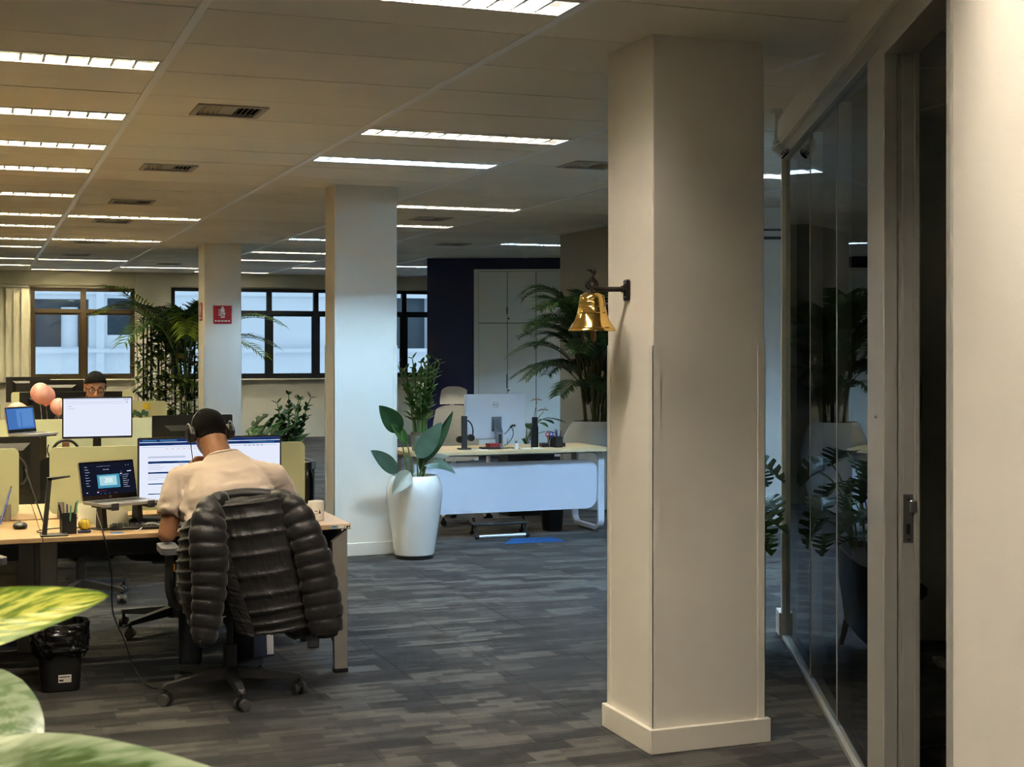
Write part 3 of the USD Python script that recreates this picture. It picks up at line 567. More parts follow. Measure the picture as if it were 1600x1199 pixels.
silver = mat('laptop_silver', lin(176, 175, 173), 0.35, 0.5, var=0.02)
def make_laptop(label, at, rz, w, content, bg, open_deg=105, group='laptops', mark=True):
    t = Thing('laptop', label, 'laptop', at, rz, group)
    dp, h = w*0.68, w*0.64
    t.part('base', plate_xy(w, dp, 0.014, 0.014, (0, 0, 0.007)), silver)
    t.part('keyboard', box(-w*0.44, w*0.44, -0.01, dp/2-0.03, 0.0135, 0.0148), dark_grey, False); t.part('touchpad', box(-0.05, 0.05, -dp/2+0.015, -0.025, 0.0138, 0.0145), mid_grey, False)
    def hinge(m): return move(rot(m, -(open_deg-90), [1, 0, 0]), (0, dp/2-0.004, 0.012))
    lid = t.part('lid', hinge(plate_xz(w, h, 0.007, 0.010, (0, 0.0035, h/2))), silver)
    s = t.part('screen', hinge(box(-w/2+0.004, w/2-0.004, -0.0012, 0.0, 0.004, h-0.004)), black_gloss, False, lid)
    t.part('screen_content', hinge(box(-w/2+0.01, w/2-0.01, -0.0018, -0.0011, 0.028, h-0.012)), bg, False, lid)
    W2, H2, cz = w-0.02, h-0.04, 0.028+(h-0.04)/2
    for n, (m, rects) in enumerate(content):
        t.part('screen_content', hinge(trimesh.util.concatenate([box((a-0.5)*W2, (c-0.5)*W2, -0.0024-0.0003*n, -0.0017, cz+(0.5-d)*H2, cz+(0.5-b)*H2) for a, b, c, d in rects])), m, False, lid)
    if mark: t.part('logo', hinge(lathe([(0.0055, 0), (0.0055, 0.0008), (0.004, 0.0008), (0.004, 0)], 16).apply_transform(trimesh.transformations.rotation_matrix(math.pi/2, [1, 0, 0])).apply_translation((0, -0.0012, 0.016))), chrome, False, lid)
    return t
tile_c = scr('video_teal', 70, 150, 180); tile_l = scr('video_light', 170, 214, 226); dark_ui = scr('dark_ui', 20, 24, 40); txt = scr('ui_text', 150, 158, 178); red = scr('ui_red', 190, 60, 60); blu = scr('ui_blue', 70, 130, 210)
lc = [(tile_c, [(0.29, 0.37, 0.72, 0.80)]), (tile_l, [(0.33, 0.42, 0.66, 0.72)]), (scr('video_core', 210, 236, 240), [(0.42, 0.48, 0.58, 0.64)]), (txt, [(0.07, 0.10+0.085*i, 0.07+0.05+0.02*(i % 3), 0.118+0.085*i) for i in range(8)]+[(0.30, 0.10, 0.56, 0.108), (0.42, 0.20, 0.46, 0.225), (0.48, 0.20, 0.53, 0.225)]+[(0.78, 0.40+0.065*i, 0.90-0.02*(i % 3), 0.418+0.065*i) for i in range(7)]+[(0.86, 0.10, 0.875, 0.12), (0.91, 0.10, 0.925, 0.12), (0.42, 0.50, 0.43, 0.56)]),
      (white_s, [(0.88, 0.29, 0.96, 0.315), (0.74, 0.355, 0.77, 0.385), (0.26, 0.905, 0.29, 0.93)]+[(0.06, 0.905, 0.08, 0.925)]), (blu, [(0.74, 0.43, 0.755, 0.445), (0.32, 0.955, 0.335, 0.975), (0.4, 0.955, 0.415, 0.975), (0.48, 0.955, 0.495, 0.975), (0.74, 0.30, 0.78, 0.31)]), (red, [(0.26, 0.875, 0.45, 0.88), (0.59, 0.955, 0.605, 0.975), (0.63, 0.955, 0.645, 0.975)])]
lap = make_laptop('open silver laptop with dark video call window on a black stand', (0.66, 7.26, 0.868), 26, 0.31, lc, dark_ui, 103)
lb = make_laptop('small open laptop with blue screen by the pink balloons', (0.355, 10.38, 1.03), 48, 0.29, [(scr('win_light', 92, 140, 206), [(0.35, 0.05, 0.95, 0.9)]), (scr('win_line', 50, 90, 150), [(0.5, 0.2, 0.52, 0.9)])], scr('win_blue', 70, 116, 186), 100, mark=False)
ls = Thing('laptop_stand', 'black two-legged folding stand carrying the silver laptop', 'laptop stand', (0.66, 7.26, 0.75), 26)
for s in (-1, 1):
    ls.part('leg', [hull([(s*0.10+dx, y, z) for dx in (-0.012, 0.012) for y, z in ((-0.02, 0.0), (0.05, 0.0), (-0.005, 0.105), (0.045, 0.115))]), box(s*0.10-0.03, s*0.10+0.03, -0.05, 0.07, 0, 0.006, 0.002)], black_plastic)
    ls.part('hook', [box(s*0.10-0.02, s*0.10+0.02, -0.112, -0.106, 0.1, 0.135, 0.002), box(s*0.10-0.014, s*0.10+0.014, -0.112, 0.09, 0.102, 0.112, 0.002)], dark_grey)
ls2 = Thing('laptop_riser', 'riser under the small blue-screen laptop', 'laptop stand', (0.355, 10.38, 0.75), 48)
ls2.part('plate', box(-0.13, 0.13, -0.09, 0.09, 0.27, 0.279, 0.002), dark_grey); ls2.part('foot', box(-0.12, 0.12, -0.08, 0.08, 0, 0.01, 0.002), dark_grey)
for s in (-1, 1): ls2.part('strut', box(s*0.1-0.01, s*0.1+0.01, -0.02, 0.02, 0.01, 0.27), dark_grey)

kb = Thing('keyboard', 'black keyboard on the desk under the laptop stand', 'keyboard', (0.80, 7.20, 0.75), -4)
kb.part('body', box(-0.2, 0.2, -0.065, 0.065, 0.0, 0.016, 0.004), black_plastic)
for r in range(5):
    for c_ in range(14): kb.part('key', box(-0.188+c_*0.027, -0.188+c_*0.027+0.022, -0.055+r*0.0235, -0.055+r*0.0235+0.018, 0.016, 0.022, 0.002), dark_grey, False)
tray = Thing('desk_tray', 'low black docking tray with cables beside the keyboard', 'docking station', (0.83, 7.36, 0.75))
tray.part('body', box(-0.13, 0.13, -0.06, 0.06, 0, 0.035, 0.008), black_plastic)
for i in range(4): tray.part('port', box(-0.11+0.06*i, -0.075+0.06*i, -0.0615, -0.06, 0.01, 0.022), dark_grey, False)

def pens(t, cx, cy, z0, h, cols, r0=0.02, seed=1):
    q = random.Random(seed)
    for i, c_ in enumerate(cols):
        a = q.random()*6.28; d = (math.cos(a)*0.35, math.sin(a)*0.35)
        b = (cx+d[0]*r0, cy+d[1]*r0, z0); e = (cx+d[0]*r0*2.6, cy+d[1]*r0*2.6, z0+h*(0.9+0.25*q.random()))
        t.part('pen', tube([b, e, tuple(np.array(e)+(np.array(e)-np.array(b))*0.04)], [0.0042, 0.0042, 0.0015], 7), c_)
pen_p = mat('pen_purple', lin(70, 40, 120), 0.4); pen_k = mat('pen_black', lin(20, 20, 30), 0.35); pen_g = mat('pen_mint', lin(120, 190, 150), 0.4); pen_r = mat('pen_red', lin(200, 50, 60), 0.4); pen_b = mat('pen_blue', lin(40, 70, 160), 0.4); pen_o = mat('pen_pink', lin(220, 110, 130), 0.4)
def pen_cup(label, at, cols, seed, w=0.066, group='desk pen holders'):
    t = Thing('pen_holder', label, 'pen holder', at, 8, group)
    k = w/2
    t.part('cup', [box(-k, k, -k, -k+0.003, 0, 0.095), box(-k, k, k-0.003, k, 0, 0.095), box(-k, -k+0.003, -k, k, 0, 0.095), box(k-0.003, k, -k, k, 0, 0.095), box(-k, k, -k, k, 0, 0.004)], black_plastic, False)
    pens(t, 0, 0, 0.006, 0.135, cols, 0.05, seed); return t
pen_cup('black square pen holder with purple and mint pens on the nearest desk', (0.40, 7.12, 0.75), [pen_p, pen_p, pen_k, pen_g, pen_g, pen_k], 4)
pen_cup('dark pen holder with pink and red pens behind the big black monitor', (0.46, 9.99, 0.75), [pen_r, pen_o, pen_k, pen_b, pen_r], 9, group='desk pen holders')
yb = Thing('rubber_band_ball', 'yellow rubber band ball beside the black pen holder', 'rubber band ball', (0.475, 7.13, 0.75))
yb.part('tray', box(-0.03, 0.03, -0.022, 0.022, 0, 0.012, 0.003), mat('tray_navy', lin(30, 40, 80), 0.5))
yb.part('ball', ball((0, 0, 0.038), 0.027, 3), mat('ball_yellow', lin(222, 190, 60), 0.55, var=0.3, scale=60, bump=0.6, bscale=120))
for i in range(4): yb.part('band', tube([(0.0275*math.cos(a)*math.cos(i), 0.0275*math.cos(a)*math.sin(i), 0.038+0.0275*math.sin(a)) for a in np.linspace(0, 2*np.pi, 20)], 0.0014, 5), mat('band_olive', lin(150, 140, 50), 0.6))
st = Thing('desk_lamp', 'folded dark grey desk lamp leaning beside the pen holder', 'desk lamp', (0.33, 7.06, 0.75))
st.part('foot', box(-0.06, 0.065, -0.045, 0.045, 0, 0.008, 0.002), dark_grey)
st.part('arm', hull([(-0.052+dx, y, z) for dx, z in ((0, 0.008), (0.022, 0.008), (0.026, 0.275), (0.045, 0.275)) for y in (-0.02, 0.02)]), mat('lamp_grey', lin(70, 68, 66), 0.45, 0.3))
st.part('head', hull([(x, y, z) for x, z in ((-0.03, 0.275), (-0.02, 0.262), (0.075, 0.282), (0.075, 0.276)) for y in (-0.02, 0.02)]), dark_grey)
st.part('strut', tube([(-0.03, 0.01, 0.02), (-0.12, 0.22, 0.30)], 0.004, 6), dark_grey)
pp = Thing('paper_sheet', 'cream sheet of paper propped up under the laptop', 'paper', (0.54, 7.3, 0.75))
pp.part('sheet', surf([[(-0.08+0.24*u, 0.03+0.08*v-0.02*u, 0.006+0.105*v*(1-0.25*u)+0.006*math.sin(5*u)) for u in np.linspace(0, 1, 9)] for v in np.linspace(0, 1, 6)], 0.001), paper)
solo('paper_note', box(0.0, 0.06, 7.0, 7.05, 0, 0.0008).apply_translation((0.59, 0.03, 0.75)), mat('note_blue', lin(60, 120, 200), 0.7), 'small blue paper note on the front of the nearest desk', 'paper note')
cable_k = mat('cable_black', lin(22, 22, 24), 0.5); cable_w = mat('cable_white', lin(222, 222, 218), 0.45)
solo('charger_cable', tube(spline([(0.70, 7.09, 0.754), (0.74, 7.13, 0.757), (0.78, 7.18, 0.775), (0.83, 7.14, 0.770), (0.87, 7.07, 0.756), (0.90, 7.04, 0.754)], 40), 0.003, 7), cable_w, 'white charging cable curling on the front of the nearest desk', 'cable')
solo('power_cable', tube(spline([(0.56, 7.22, 0.86), (0.535, 7.05, 0.82), (0.555, 6.985, 0.745), (0.585, 7.01, 0.60), (0.60, 7.1, 0.47), (0.61, 7.13, 0.35), (0.66, 7.12, 0.22), (0.70, 7.15, 0.10), (0.76, 7.05, 0.01), (0.80, 6.98, 0.006)], 60), 0.0032, 7), cable_k, 'black power cable hanging from the laptop stand down to the carpet', 'cable')
solo('lamp_cable', tube(spline([(0.30, 7.12, 0.755), (0.28, 7.25, 0.755), (0.36, 7.30, 0.755), (0.46, 7.26, 0.757), (0.53, 7.2, 0.755), (0.62, 7.22, 0.756)], 40), 0.0028, 7), cable_k, 'dark cable snaking on the desk behind the pen holder', 'cable')
ms = Thing('computer_mouse', 'black mouse at the left on the nearest desk', 'mouse', (0.19, 7.40, 0.75)); ms.part('shell', ball((0, 0, 0.012), (0.035, 0.055, 0.02), 2), black_plastic); ms.part('wheel', cyl((-0.003, 0.03, 0.027), (0.003, 0.03, 0.027), 0.008, 10), dark_grey)
pn = Thing('ballpoint_pen', 'blue ballpoint pen leaning on the left desk screen', 'pen', (0.10, 7.6, 0.75)); pn.part('barrel', tube([(0, 0, 0.0), (0.05, 0.1, 0.16)], 0.005, 8), pen_b); pn.part('cap', tube([(0.05, 0.1, 0.16), (0.056, 0.112, 0.18)], [0.005, 0.003], 8), pen_k)

mug_m = mat('mug_white', lin(236, 232, 224), 0.25, var=0.01)
mg = Thing('mug', 'white mug with a small navy triangle print on the right end of the desk', 'mug', (1.625, 7.21, 0.75))
mg.part('body', lathe([(0, 0.002), (0.038, 0.0), (0.041, 0.004), (0.041, 0.098), (0.0385, 0.1), (0.0375, 0.096), (0.0375, 0.008), (0, 0.006)], 36), mug_m)
mg.part('handle', tube(bez([(-0.036, -0.01, 0.082), (-0.085, -0.018, 0.092), (-0.085, -0.018, 0.015), (-0.037, -0.01, 0.02)], 16), [0.0062]*16, 10), mug_m)
def on_cyl(r, a0, a1, z0, z1, n=6):
    an = np.radians(np.linspace(a0, a1, n)); return surf([[(r*math.cos(a), r*math.sin(a), z) for a in an] for z in (z0, z1)], 0)
mg.part('print', [on_cyl(0.0414, -112, -92, 0.048, 0.052), on_cyl(0.0414, -112, -88, 0.036, 0.038), on_cyl(0.0414, -92, -90, 0.04, 0.05, 2)], mid_grey, False)
tri = np.array([[0.0415*math.cos(math.radians(a)), 0.0415*math.sin(math.radians(a)), z] for a, z in ((-84, 0.038), (-66, 0.038), (-75, 0.060))])
mg.part('logo', trimesh.Trimesh(np.vstack([tri, tri*[1.008, 1.008, 1]]), [[0, 1, 2], [3, 4, 5]], process=False), mat('logo_navy', lin(30, 40, 90), 0.4), False)
coaster = solo('wire_bundle', tube(spline([(1.56, 7.1, 0.756), (1.58, 7.04, 0.757), (1.53, 7.01, 0.757), (1.50, 7.08, 0.757), (1.54, 7.12, 0.758)], 30), 0.005, 8), cable_k, 'short loop of black cable on the desk beside the mug', 'cable')
bot = Thing('water_bottle', 'tall black water bottle beside the desk screen, behind the mug', 'bottle', (1.722, 7.86, 0.75))
bot.part('body', lathe([(0, 0), (0.036, 0), (0.038, 0.005), (0.038, 0.15), (0.03, 0.18), (0.022, 0.195), (0.022, 0.205), (0, 0.205)], 28), black_gloss)
bot.part('cap', lathe([(0.024, 0.203), (0.026, 0.206), (0.026, 0.25), (0.022, 0.256), (0, 0.256)], 24), black_plastic); bot.part('cap_ring', lathe([(0.026, 0.246), (0.0268, 0.248), (0.0268, 0.252), (0.0255, 0.254)], 24), chrome)
hs = Thing('headset_stand', 'black headset hung on a brown stand behind the nearest desk screen', 'headset', (0.545, 9.97, 0.75))
hs.part('post', box(-0.022, 0.022, -0.015, 0.015, 0.01, 0.255, 0.004), mat('stand_brown', lin(110, 70, 44), 0.5)); hs.part('foot', plate_xy(0.12, 0.12, 0.012, 0.05, (0, 0, 0.006)), black_plastic)
hs.part('headband', tube([(0.085*math.cos(a), 0, 0.18+0.085*math.sin(a)) for a in np.linspace(-0.25, math.pi+0.25, 26)], 0.0095, 8), black_plastic)
for s in (-1, 1): hs.part('ear_cup', cyl((s*0.075, 0, 0.15), (s*0.105, 0, 0.15), 0.038, 18), black_plastic)
hs.part('boom', tube(bez([(-0.1, 0, 0.15), (-0.13, -0.03, 0.2), (-0.11, -0.04, 0.24)], 8), 0.004, 6), black_plastic)
tr = Thing('visitor_chair', 'black chair with a lime green seat behind the left desk lamp', 'chair', (0.12, 9.1, 0))
lime = mat('lime_fabric', lin(190, 196, 40), 0.7)
tr.part('seat', move(plate_xy(0.44, 0.42, 0.06, 0.1, (0, 0, 0.50)), (0, 0, 0)), lime); tr.part('back', plate_xz(0.42, 0.36, 0.05, 0.1, (0.0, 0.24, 0.78)), black_plastic); tr.part('back_post', box(-0.03, 0.03, 0.20, 0.235, 0.46, 0.66), black_plastic)
for sx in (-1, 1):
    for sy in (-1, 1): tr.part('leg', cyl((sx*0.16, sy*0.15, 0.47), (sx*0.22, sy*0.2, 0.0), 0.013, 8), black_plastic)

# waste bin with its black bag
bn = Thing('waste_bin', 'black waste bin with a shiny black bag and white label under the nearest desk', 'waste bin', (0.365, 7.16, 0))
Pb = [[(w*np.sign(math.cos(a))*abs(math.cos(a))**0.45, w*0.8*np.sign(math.sin(a))*abs(math.sin(a))**0.45, z) for a in np.linspace(0, 2*np.pi, 49)] for w, z in ((0.001, 0.0), (0.085, 0.0), (0.09, 0.006), (0.108, 0.30), (0.104, 0.30), (0.086, 0.012), (0.001, 0.012))]
bn.part('bucket', surf(Pb), mat('bin_black', lin(20, 20, 21), 0.5, var=0.05))
bag = []
kp_ = [(0.085, 0.20), (0.100, 0.29), (0.110, 0.325), (0.122, 0.326), (0.130, 0.30), (0.133, 0.27), (0.132, 0.23), (0.125, 0.19), (0.112, 0.165)]
from scipy.interpolate import PchipInterpolator
kw, kz = PchipInterpolator(range(9), [q[0] for q in kp_]), PchipInterpolator(range(9), [q[1] for q in kp_])
for k in np.linspace(0, 8, 40):
    row = []
    for a in np.linspace(0, 2*np.pi, 161):
        q = np.array([math.cos(a)*4, math.sin(a)*4, k*0.55]); n1 = meshkit.fbm(q*0.7, 3, 3)-0.5; n2 = meshkit.fbm(np.array([math.cos(a)*5+k*0.5, math.sin(a)*5, k*2.2]), 3, 8); cr = 1-2*abs(n2-0.5)
        o = min(1, max(0, (k-2)/1.5)); w = float(kw(k))+o*(0.045*n1+0.022*(cr-0.75))
        row.append((w*np.sign(math.cos(a))*abs(math.cos(a))**0.55, w*0.82*np.sign(math.sin(a))*abs(math.sin(a))**0.55, float(kz(k))+0.06*n1*max(0, (k-4)/4)))
    row[-1] = row[0]; bag.append(row)
bn.part('bin_bag', surf(bag), mat('bag_black', lin(14, 14, 15), 0.14, var=0.1), True)
bn.part('label', box(-0.012, 0.048, -0.0765, -0.0735, 0.045, 0.082), label_w, False); bn.part('label_print', [box(-0.008, 0.012, -0.0772, -0.0764, 0.052, 0.06), box(-0.008, 0.04, -0.0772, -0.0764, 0.07, 0.074)], dark_grey, False)
pc = Thing('pedestal_drawers', 'pale grey drawer pedestal under the far desk at the left', 'drawer unit', (0.05, 8.62, 0))
pc.part('body', box(-0.2, 0.2, -0.25, 0.25, 0.05, 0.56, 0.004), mat('pedestal_grey', lin(196, 190, 172), 0.5))
for i in range(3): pc.part('drawer', box(-0.195, 0.195, -0.262, -0.25, 0.06+0.165*i, 0.215+0.165*i, 0.003), mat('pedestal_grey', lin(196, 190, 172), 0.5))
for sx in (-1, 1):
    for sy in (-1, 1): pc.part('caster', cyl((sx*0.17-0.015, sy*0.2, 0.025), (sx*0.17+0.015, sy*0.2, 0.025), 0.025, 10), black_plastic)

# balloons
bal = mat('balloon_pink', lin(226, 170, 160), 0.3, var=0.02, sss=0.2)
def balloon(label, c, r):
    t = Thing('balloon', label, 'balloon', c, 0, 'pink balloons')
    m = ball((0, 0, 0), (r, r, r*1.12), 3); v = m.vertices.copy(); k = np.clip(-v[:, 2]/r, 0, 1.2); m.vertices = np.column_stack([v[:, 0]*(1-0.22*k**2), v[:, 1]*(1-0.22*k**2), v[:, 2]*1.0])
    t.part('skin', m, bal); t.part('knot', lathe([(0, -r*1.12), (0.012, -r*1.2), (0.004, -r*1.13), (0.006, -r*1.08)], 10), bal)
    t.part('ribbon', tube(spline([(0, 0, -r*1.17), (0.01, 0, -r*1.17-0.1), (0.0, 0.01, -c[2]+0.76)], 12), 0.0015, 5), white_plastic)
for lab, px, py, Y, r in [('largest round pink balloon in front of the black monitor', 63, 615, 11.3, 0.073), ('pink balloon half hidden behind the largest one', 72, 619, 11.42, 0.068), ('big pink balloon left of the small laptop', 27, 650, 11.3, 0.092), ('pink balloon top peeping over the screen left of the white monitor', 91, 636, 11.3, 0.06), ('lowest pink balloon below the small laptop', 16, 674, 11.0, 0.06)]:
    ax = math.radians(AZ)+math.atan((px-800)/FPX); X = Y*math.tan(ax); d = X*CF[0]+Y*CF[1]; balloon(lab, (X, Y, 1.65-(py-HZ)*d/FPX), r)
# ---------------------------------------------------------------- right half: white desk, pots, plants, bell
def at_Y(px, py, Y):
    ax = math.radians(AZ)+math.atan((px-800)/FPX); X = Y*math.tan(ax); d = X*CF[0]+Y*CF[1]; return np.array([X, Y, 1.65-(py-HZ)*d/FPX])
def at_floor(px, py, z=0.0):
    d = FPX*(1.65-z)/(py-HZ); r = (px-800)/FPX*d; q = CF*d+CR*r; return np.array([q[0], q[1], z])
white_metal = mat('white_metal', lin(214, 218, 226), 0.35, var=0.02)
wd = Thing('executive_desk', 'white-fronted desk with oak top and looped legs, seen from its front', 'desk', (4.28, 11.72, 0))
top = rrect(1.84, 0.74, 0.09); wd.part('desktop', move(extrude(top, 0.026), (0, 0, 0.725)), mat('pale_oak', lin(222, 196, 150), 0.4, var=0.05, scale=7))
for s in (-1, 1):
    x = s*0.84; pth = []
    for cy, cz, a0 in ((0.21, 0.625, 0), (-0.20, 0.625, 90), (-0.20, 0.125, 180), (0.21, 0.125, 270)):
        for k in range(9):
            a = math.radians(a0+90*k/8); pth.append((cy+0.085*math.cos(a), cz+0.085*math.sin(a)))
    pth = np.array(pth); c2 = pth.mean(0); outer = Polygon(pth).buffer(0.015); inner = Polygon(pth).buffer(-0.015)
    m = extrude(outer.difference(inner), 0.055); m.apply_transform(np.array([[0, 0, 1, x-0.0275], [1, 0, 0, 0], [0, 1, 0, 0], [0, 0, 0, 1]])); wd.part('leg_frame', m, white_metal)
    for y in (-0.2, 0.2): wd.part('foot', lathe([(0, 0), (0.02, 0), (0.02, 0.012), (0.008, 0.016), (0.008, 0.028)], 14, (x, y, 0)), chrome)
wd.part('front_panel', plate_xz(1.62, 0.43, 0.02, 0.10, (0, -0.26, 0.435)), mat('panel_white', lin(216, 220, 230), 0.4, var=0.01))
for s in (-1, 1): wd.part('panel_bracket', box(s*0.6-0.02, s*0.6+0.02, -0.25, -0.235, 0.6, 0.725), mid_grey, False)
wd.part('beam', [box(-0.82, 0.82, -0.03, 0.03, 0.685, 0.725)], white_metal, False)

ai = Thing('monitor', 'white-backed all-in-one monitor on the white desk, its round logo facing us', 'monitor', (4.278, 11.85, 0.75), 180)
aiw = mat('monitor_white', lin(226, 230, 238), 0.22, var=0.01, coat=0.4)
ai.part('shell', [plate_xz(0.565, 0.40, 0.03, 0.014, (0, 0, 0.27)), plate_xz(0.545, 0.38, 0.012, 0.012, (0, 0.02, 0.27))], aiw)
ai.part('screen', box(-0.27, 0.27, -0.017, -0.015, 0.09, 0.46), off_s, False)
lg = lathe([(0.0265, 0), (0.0265, 0.001), (0.0235, 0.001), (0.0235, 0)], 32)
def back(m): return move(rot(rot(m, 90, [1, 0, 0]), 180, [0, 0, 1]), (0, 0.0262, 0.375))
lp = ai.part('logo_ring', back(lg), mid_grey, False)
tx = meshkit.text_mesh('DELL', 0.012, 0.001, True); tx.apply_translation((-tx.bounds[:, 0].mean(), -0.006, 0)); ai.part('logo_lettering', back(tx), mid_grey, False, lp)
sa = mat('stand_aluminium', lin(140, 146, 154), 0.35, 0.6)
ai.part('mount_plate', box(-0.055, 0.04, 0.026, 0.034, 0.14, 0.27, 0.003), sa)
ai.part('stand_arm', [hull([(x, y, z) for x in (-0.03, 0.022) for y, z in ((0.034, 0.25), (0.034, 0.21), (0.10, 0.02), (0.10, 0.0), (0.13, 0.0), (0.13, 0.14))]), box(-0.035, 0.027, -0.08, 0.14, 0, 0.008, 0.002)], sa)
ai.part('stand_slot', box(-0.018, 0.010, 0.125, 0.1345, 0.04, 0.12, 0.002), alu_dark)
ai.part('port_panel', [box(-0.185, -0.125, 0.0262, 0.0275, 0.165, 0.205)], white_plastic, False)
for x, z in ((-0.175, 0.19), (-0.155, 0.19), (-0.14, 0.178)): ai.part('plug', box(x-0.006, x+0.006, 0.027, 0.045, z-0.008, z+0.008, 0.002), black_plastic)
ai.part('cable', [tube(spline([(-0.14, 0.045, 0.178), (-0.15, 0.07, 0.12), (-0.12, 0.08, 0.06), (-0.06, 0.09, 0.02)], 20), 0.003, 6), tube(spline([(-0.175, 0.045, 0.19), (-0.12, 0.07, 0.17), (-0.09, 0.08, 0.14), (-0.05, 0.1, 0.12)], 20), 0.003, 6)], cable_k)
hs2 = Thing('headset', 'black headset hanging on a dark grey post on the left part of the white desk', 'headset', (3.93, 11.66, 0.75))
hs2.part('post', box(-0.022, 0.022, -0.02, 0.02, 0.0, 0.29, 0.004), dark_grey); hs2.part('foot', plate_xy(0.11, 0.10, 0.012, 0.02, (0, 0, 0.006)), dark_grey)
hs2.part('headband', tube([(0.02+0.06*math.cos(a), 0, 0.15+0.10*math.sin(a)) for a in np.linspace(-0.5, math.pi*0.75, 22)], 0.006, 8), black_plastic); hs2.part('ear_cup', cyl((0.06, -0.02, 0.10), (0.06, 0.02, 0.10), 0.03, 16), black_plastic); hs2.part('ear_cup', cyl((-0.03, 0.022, 0.085), (-0.03, 0.05, 0.085), 0.03, 16), black_plastic)
bk = Thing('note_book', 'red and dark notebooks stacked beside the foot of the white monitor', 'notebook', (4.17, 11.62, 0.75), 6)
bk.part('cover', box(-0.10, 0.06, -0.05, 0.05, 0, 0.02, 0.002), dark_grey); bk.part('cover', box(-0.04, 0.06, -0.045, 0.045, 0.0205, 0.05, 0.002), mat('book_red', lin(150, 44, 40), 0.6), label='red notebook')
solo('desk_paper', box(3.98, 4.10, 11.5, 11.62, 0.7505, 0.7545), paper, 'white paper lying on the white desk left of the monitor stand', 'paper')
solo('desk_paper', box(4.42, 4.62, 11.50, 11.64, 0.7505, 0.7545), paper, 'white paper lying on the white desk just left of the black bottle', 'paper')
solo('desk_cable', [tube(spline([(4.05, 11.55, 0.757), (4.12, 11.52, 0.77), (4.2, 11.54, 0.757), (4.28, 11.5, 0.765), (4.36, 11.53, 0.757), (4.5, 11.5, 0.757)], 40), 0.004, 6)], cable_k, 'tangled dark cables along the front of the white desk', 'cable')
adp = Thing('usb_hub', 'small grey and white usb adapter on the white desk right of the monitor stand', 'adapter', (4.35, 11.50, 0.75)); adp.part('body', box(-0.016, 0.016, -0.012, 0.012, 0, 0.055, 0.003), white_plastic); adp.part('tip', box(-0.008, 0.008, -0.006, 0.006, 0.055, 0.075), chrome, False)
b2 = Thing('water_bottle', 'matte black bottle standing on the white desk', 'bottle', (4.60, 11.70, 0.75)); 
b2.part('body', lathe([(0, 0), (0.031, 0), (0.033, 0.004), (0.033, 0.17), (0.025, 0.205), (0.022, 0.215), (0, 0.215)], 28), mat('bottle_black', lin(20, 20, 22), 0.4)); b2.part('cap', lathe([(0.024, 0.213), (0.025, 0.217), (0.025, 0.262), (0.022, 0.266), (0, 0.266)], 24), black_plastic)
pen_cup('dark pen cup full of pens and scissors at the right of the white desk', (4.78, 11.62, 0.75), [pen_k, pen_b, pen_r, pen_k, pen_b, pen_o], 21, 0.075)
sc_ = Thing('scissors', 'red and blue handled scissors leaning beside the pen cup', 'scissors', (4.70, 11.60, 0.75))
for s, m_ in ((-1, pen_r), (1, pen_b)):
    sc_.part('handle', tube([(s*0.018+0.016*math.cos(a), 0, 0.115+0.022*math.sin(a)) for a in np.linspace(0, 2*np.pi, 16)], 0.0045, 6), m_); sc_.part('blade', tube([(s*0.012, 0, 0.095), (-s*0.004, 0, 0.0)], [0.005, 0.002], 6), chrome)
mk = Thing('desk_organiser', 'low black desk tray under the pen cup', 'organiser', (4.76, 11.66, 0.75)); mk.part('tray', box(-0.10, 0.12, 0.0, 0.09, 0, 0.035, 0.004), black_plastic); mk.part('phone', rot(box(-0.035, 0.035, 0.03, 0.038, 0.03, 0.11, 0.003), -12, [1, 0, 0]), black_gloss)

fab_light = mat('chair_fabric_light', lin(200, 198, 190), 0.85, var=0.05, scale=40, bump=0.3, bscale=500); grey_frame = mat('chair_frame_pale', lin(206, 204, 196), 0.4)
wc = Thing('office_chair', 'pale grey office chair with a headrest behind the white desk', 'office chair', (4.20, 12.62, 0), 172)
chair_parts(wc, fab_light, grey_frame, pad_m, wheelm=black_plastic, back_h=0.53)
wc.part('headrest', [surf(np.array([[(0.14*u*(1-0.12*v), -0.285-0.03*math.sin(v*3)+0.05*u*u, 1.09+0.17*v-0.035*abs(u)**3*v) for u in np.linspace(-1, 1, 13)] for v in np.linspace(0, 1, 8)])[:, ::-1], -0.05), box(-0.02, 0.02, -0.375, -0.345, 0.9, 1.15, 0.004)], fab_light)
fr = Thing('foot_rest', 'black angled footrest with a white bar on the carpet under the white desk', 'footrest', (4.22, 11.56, 0))
for x in (-0.26, 0.2): fr.part('leg', [tube([(x, -0.15, 0.02), (x+0.02, 0.0, 0.16), (x+0.06, 0.16, 0.015)], 0.011, 8), ball((x, -0.15, 0.022), 0.022, 1), ball((x+0.06, 0.16, 0.022), 0.022, 1)], black_plastic)
fr.part('bar', tube([(-0.25, -0.15, 0.025), (0.2, -0.15, 0.025)], 0.012, 8), mat('bar_white', lin(225, 226, 230), 0.3, 0.3)); fr.part('platform', rot(box(-0.28, 0.24, -0.08, 0.08, 0.125, 0.14, 0.004), 10, [1, 0, 0]), black_plastic)
q = [at_floor(788, 850, 0.003), at_floor(884, 846, 0.003), at_floor(866, 839.5, 0.003), at_floor(800, 841.5, 0.003)]
mt = hull([tuple(p)for p in q]+[(p[0], p[1], 0.0005) for p in q]); solo('floor_mat', mt, mat('mat_blue', lin(12, 80, 140), 0.6, var=0.05), 'flat bright blue mat on the carpet in front of the white desk', 'mat')
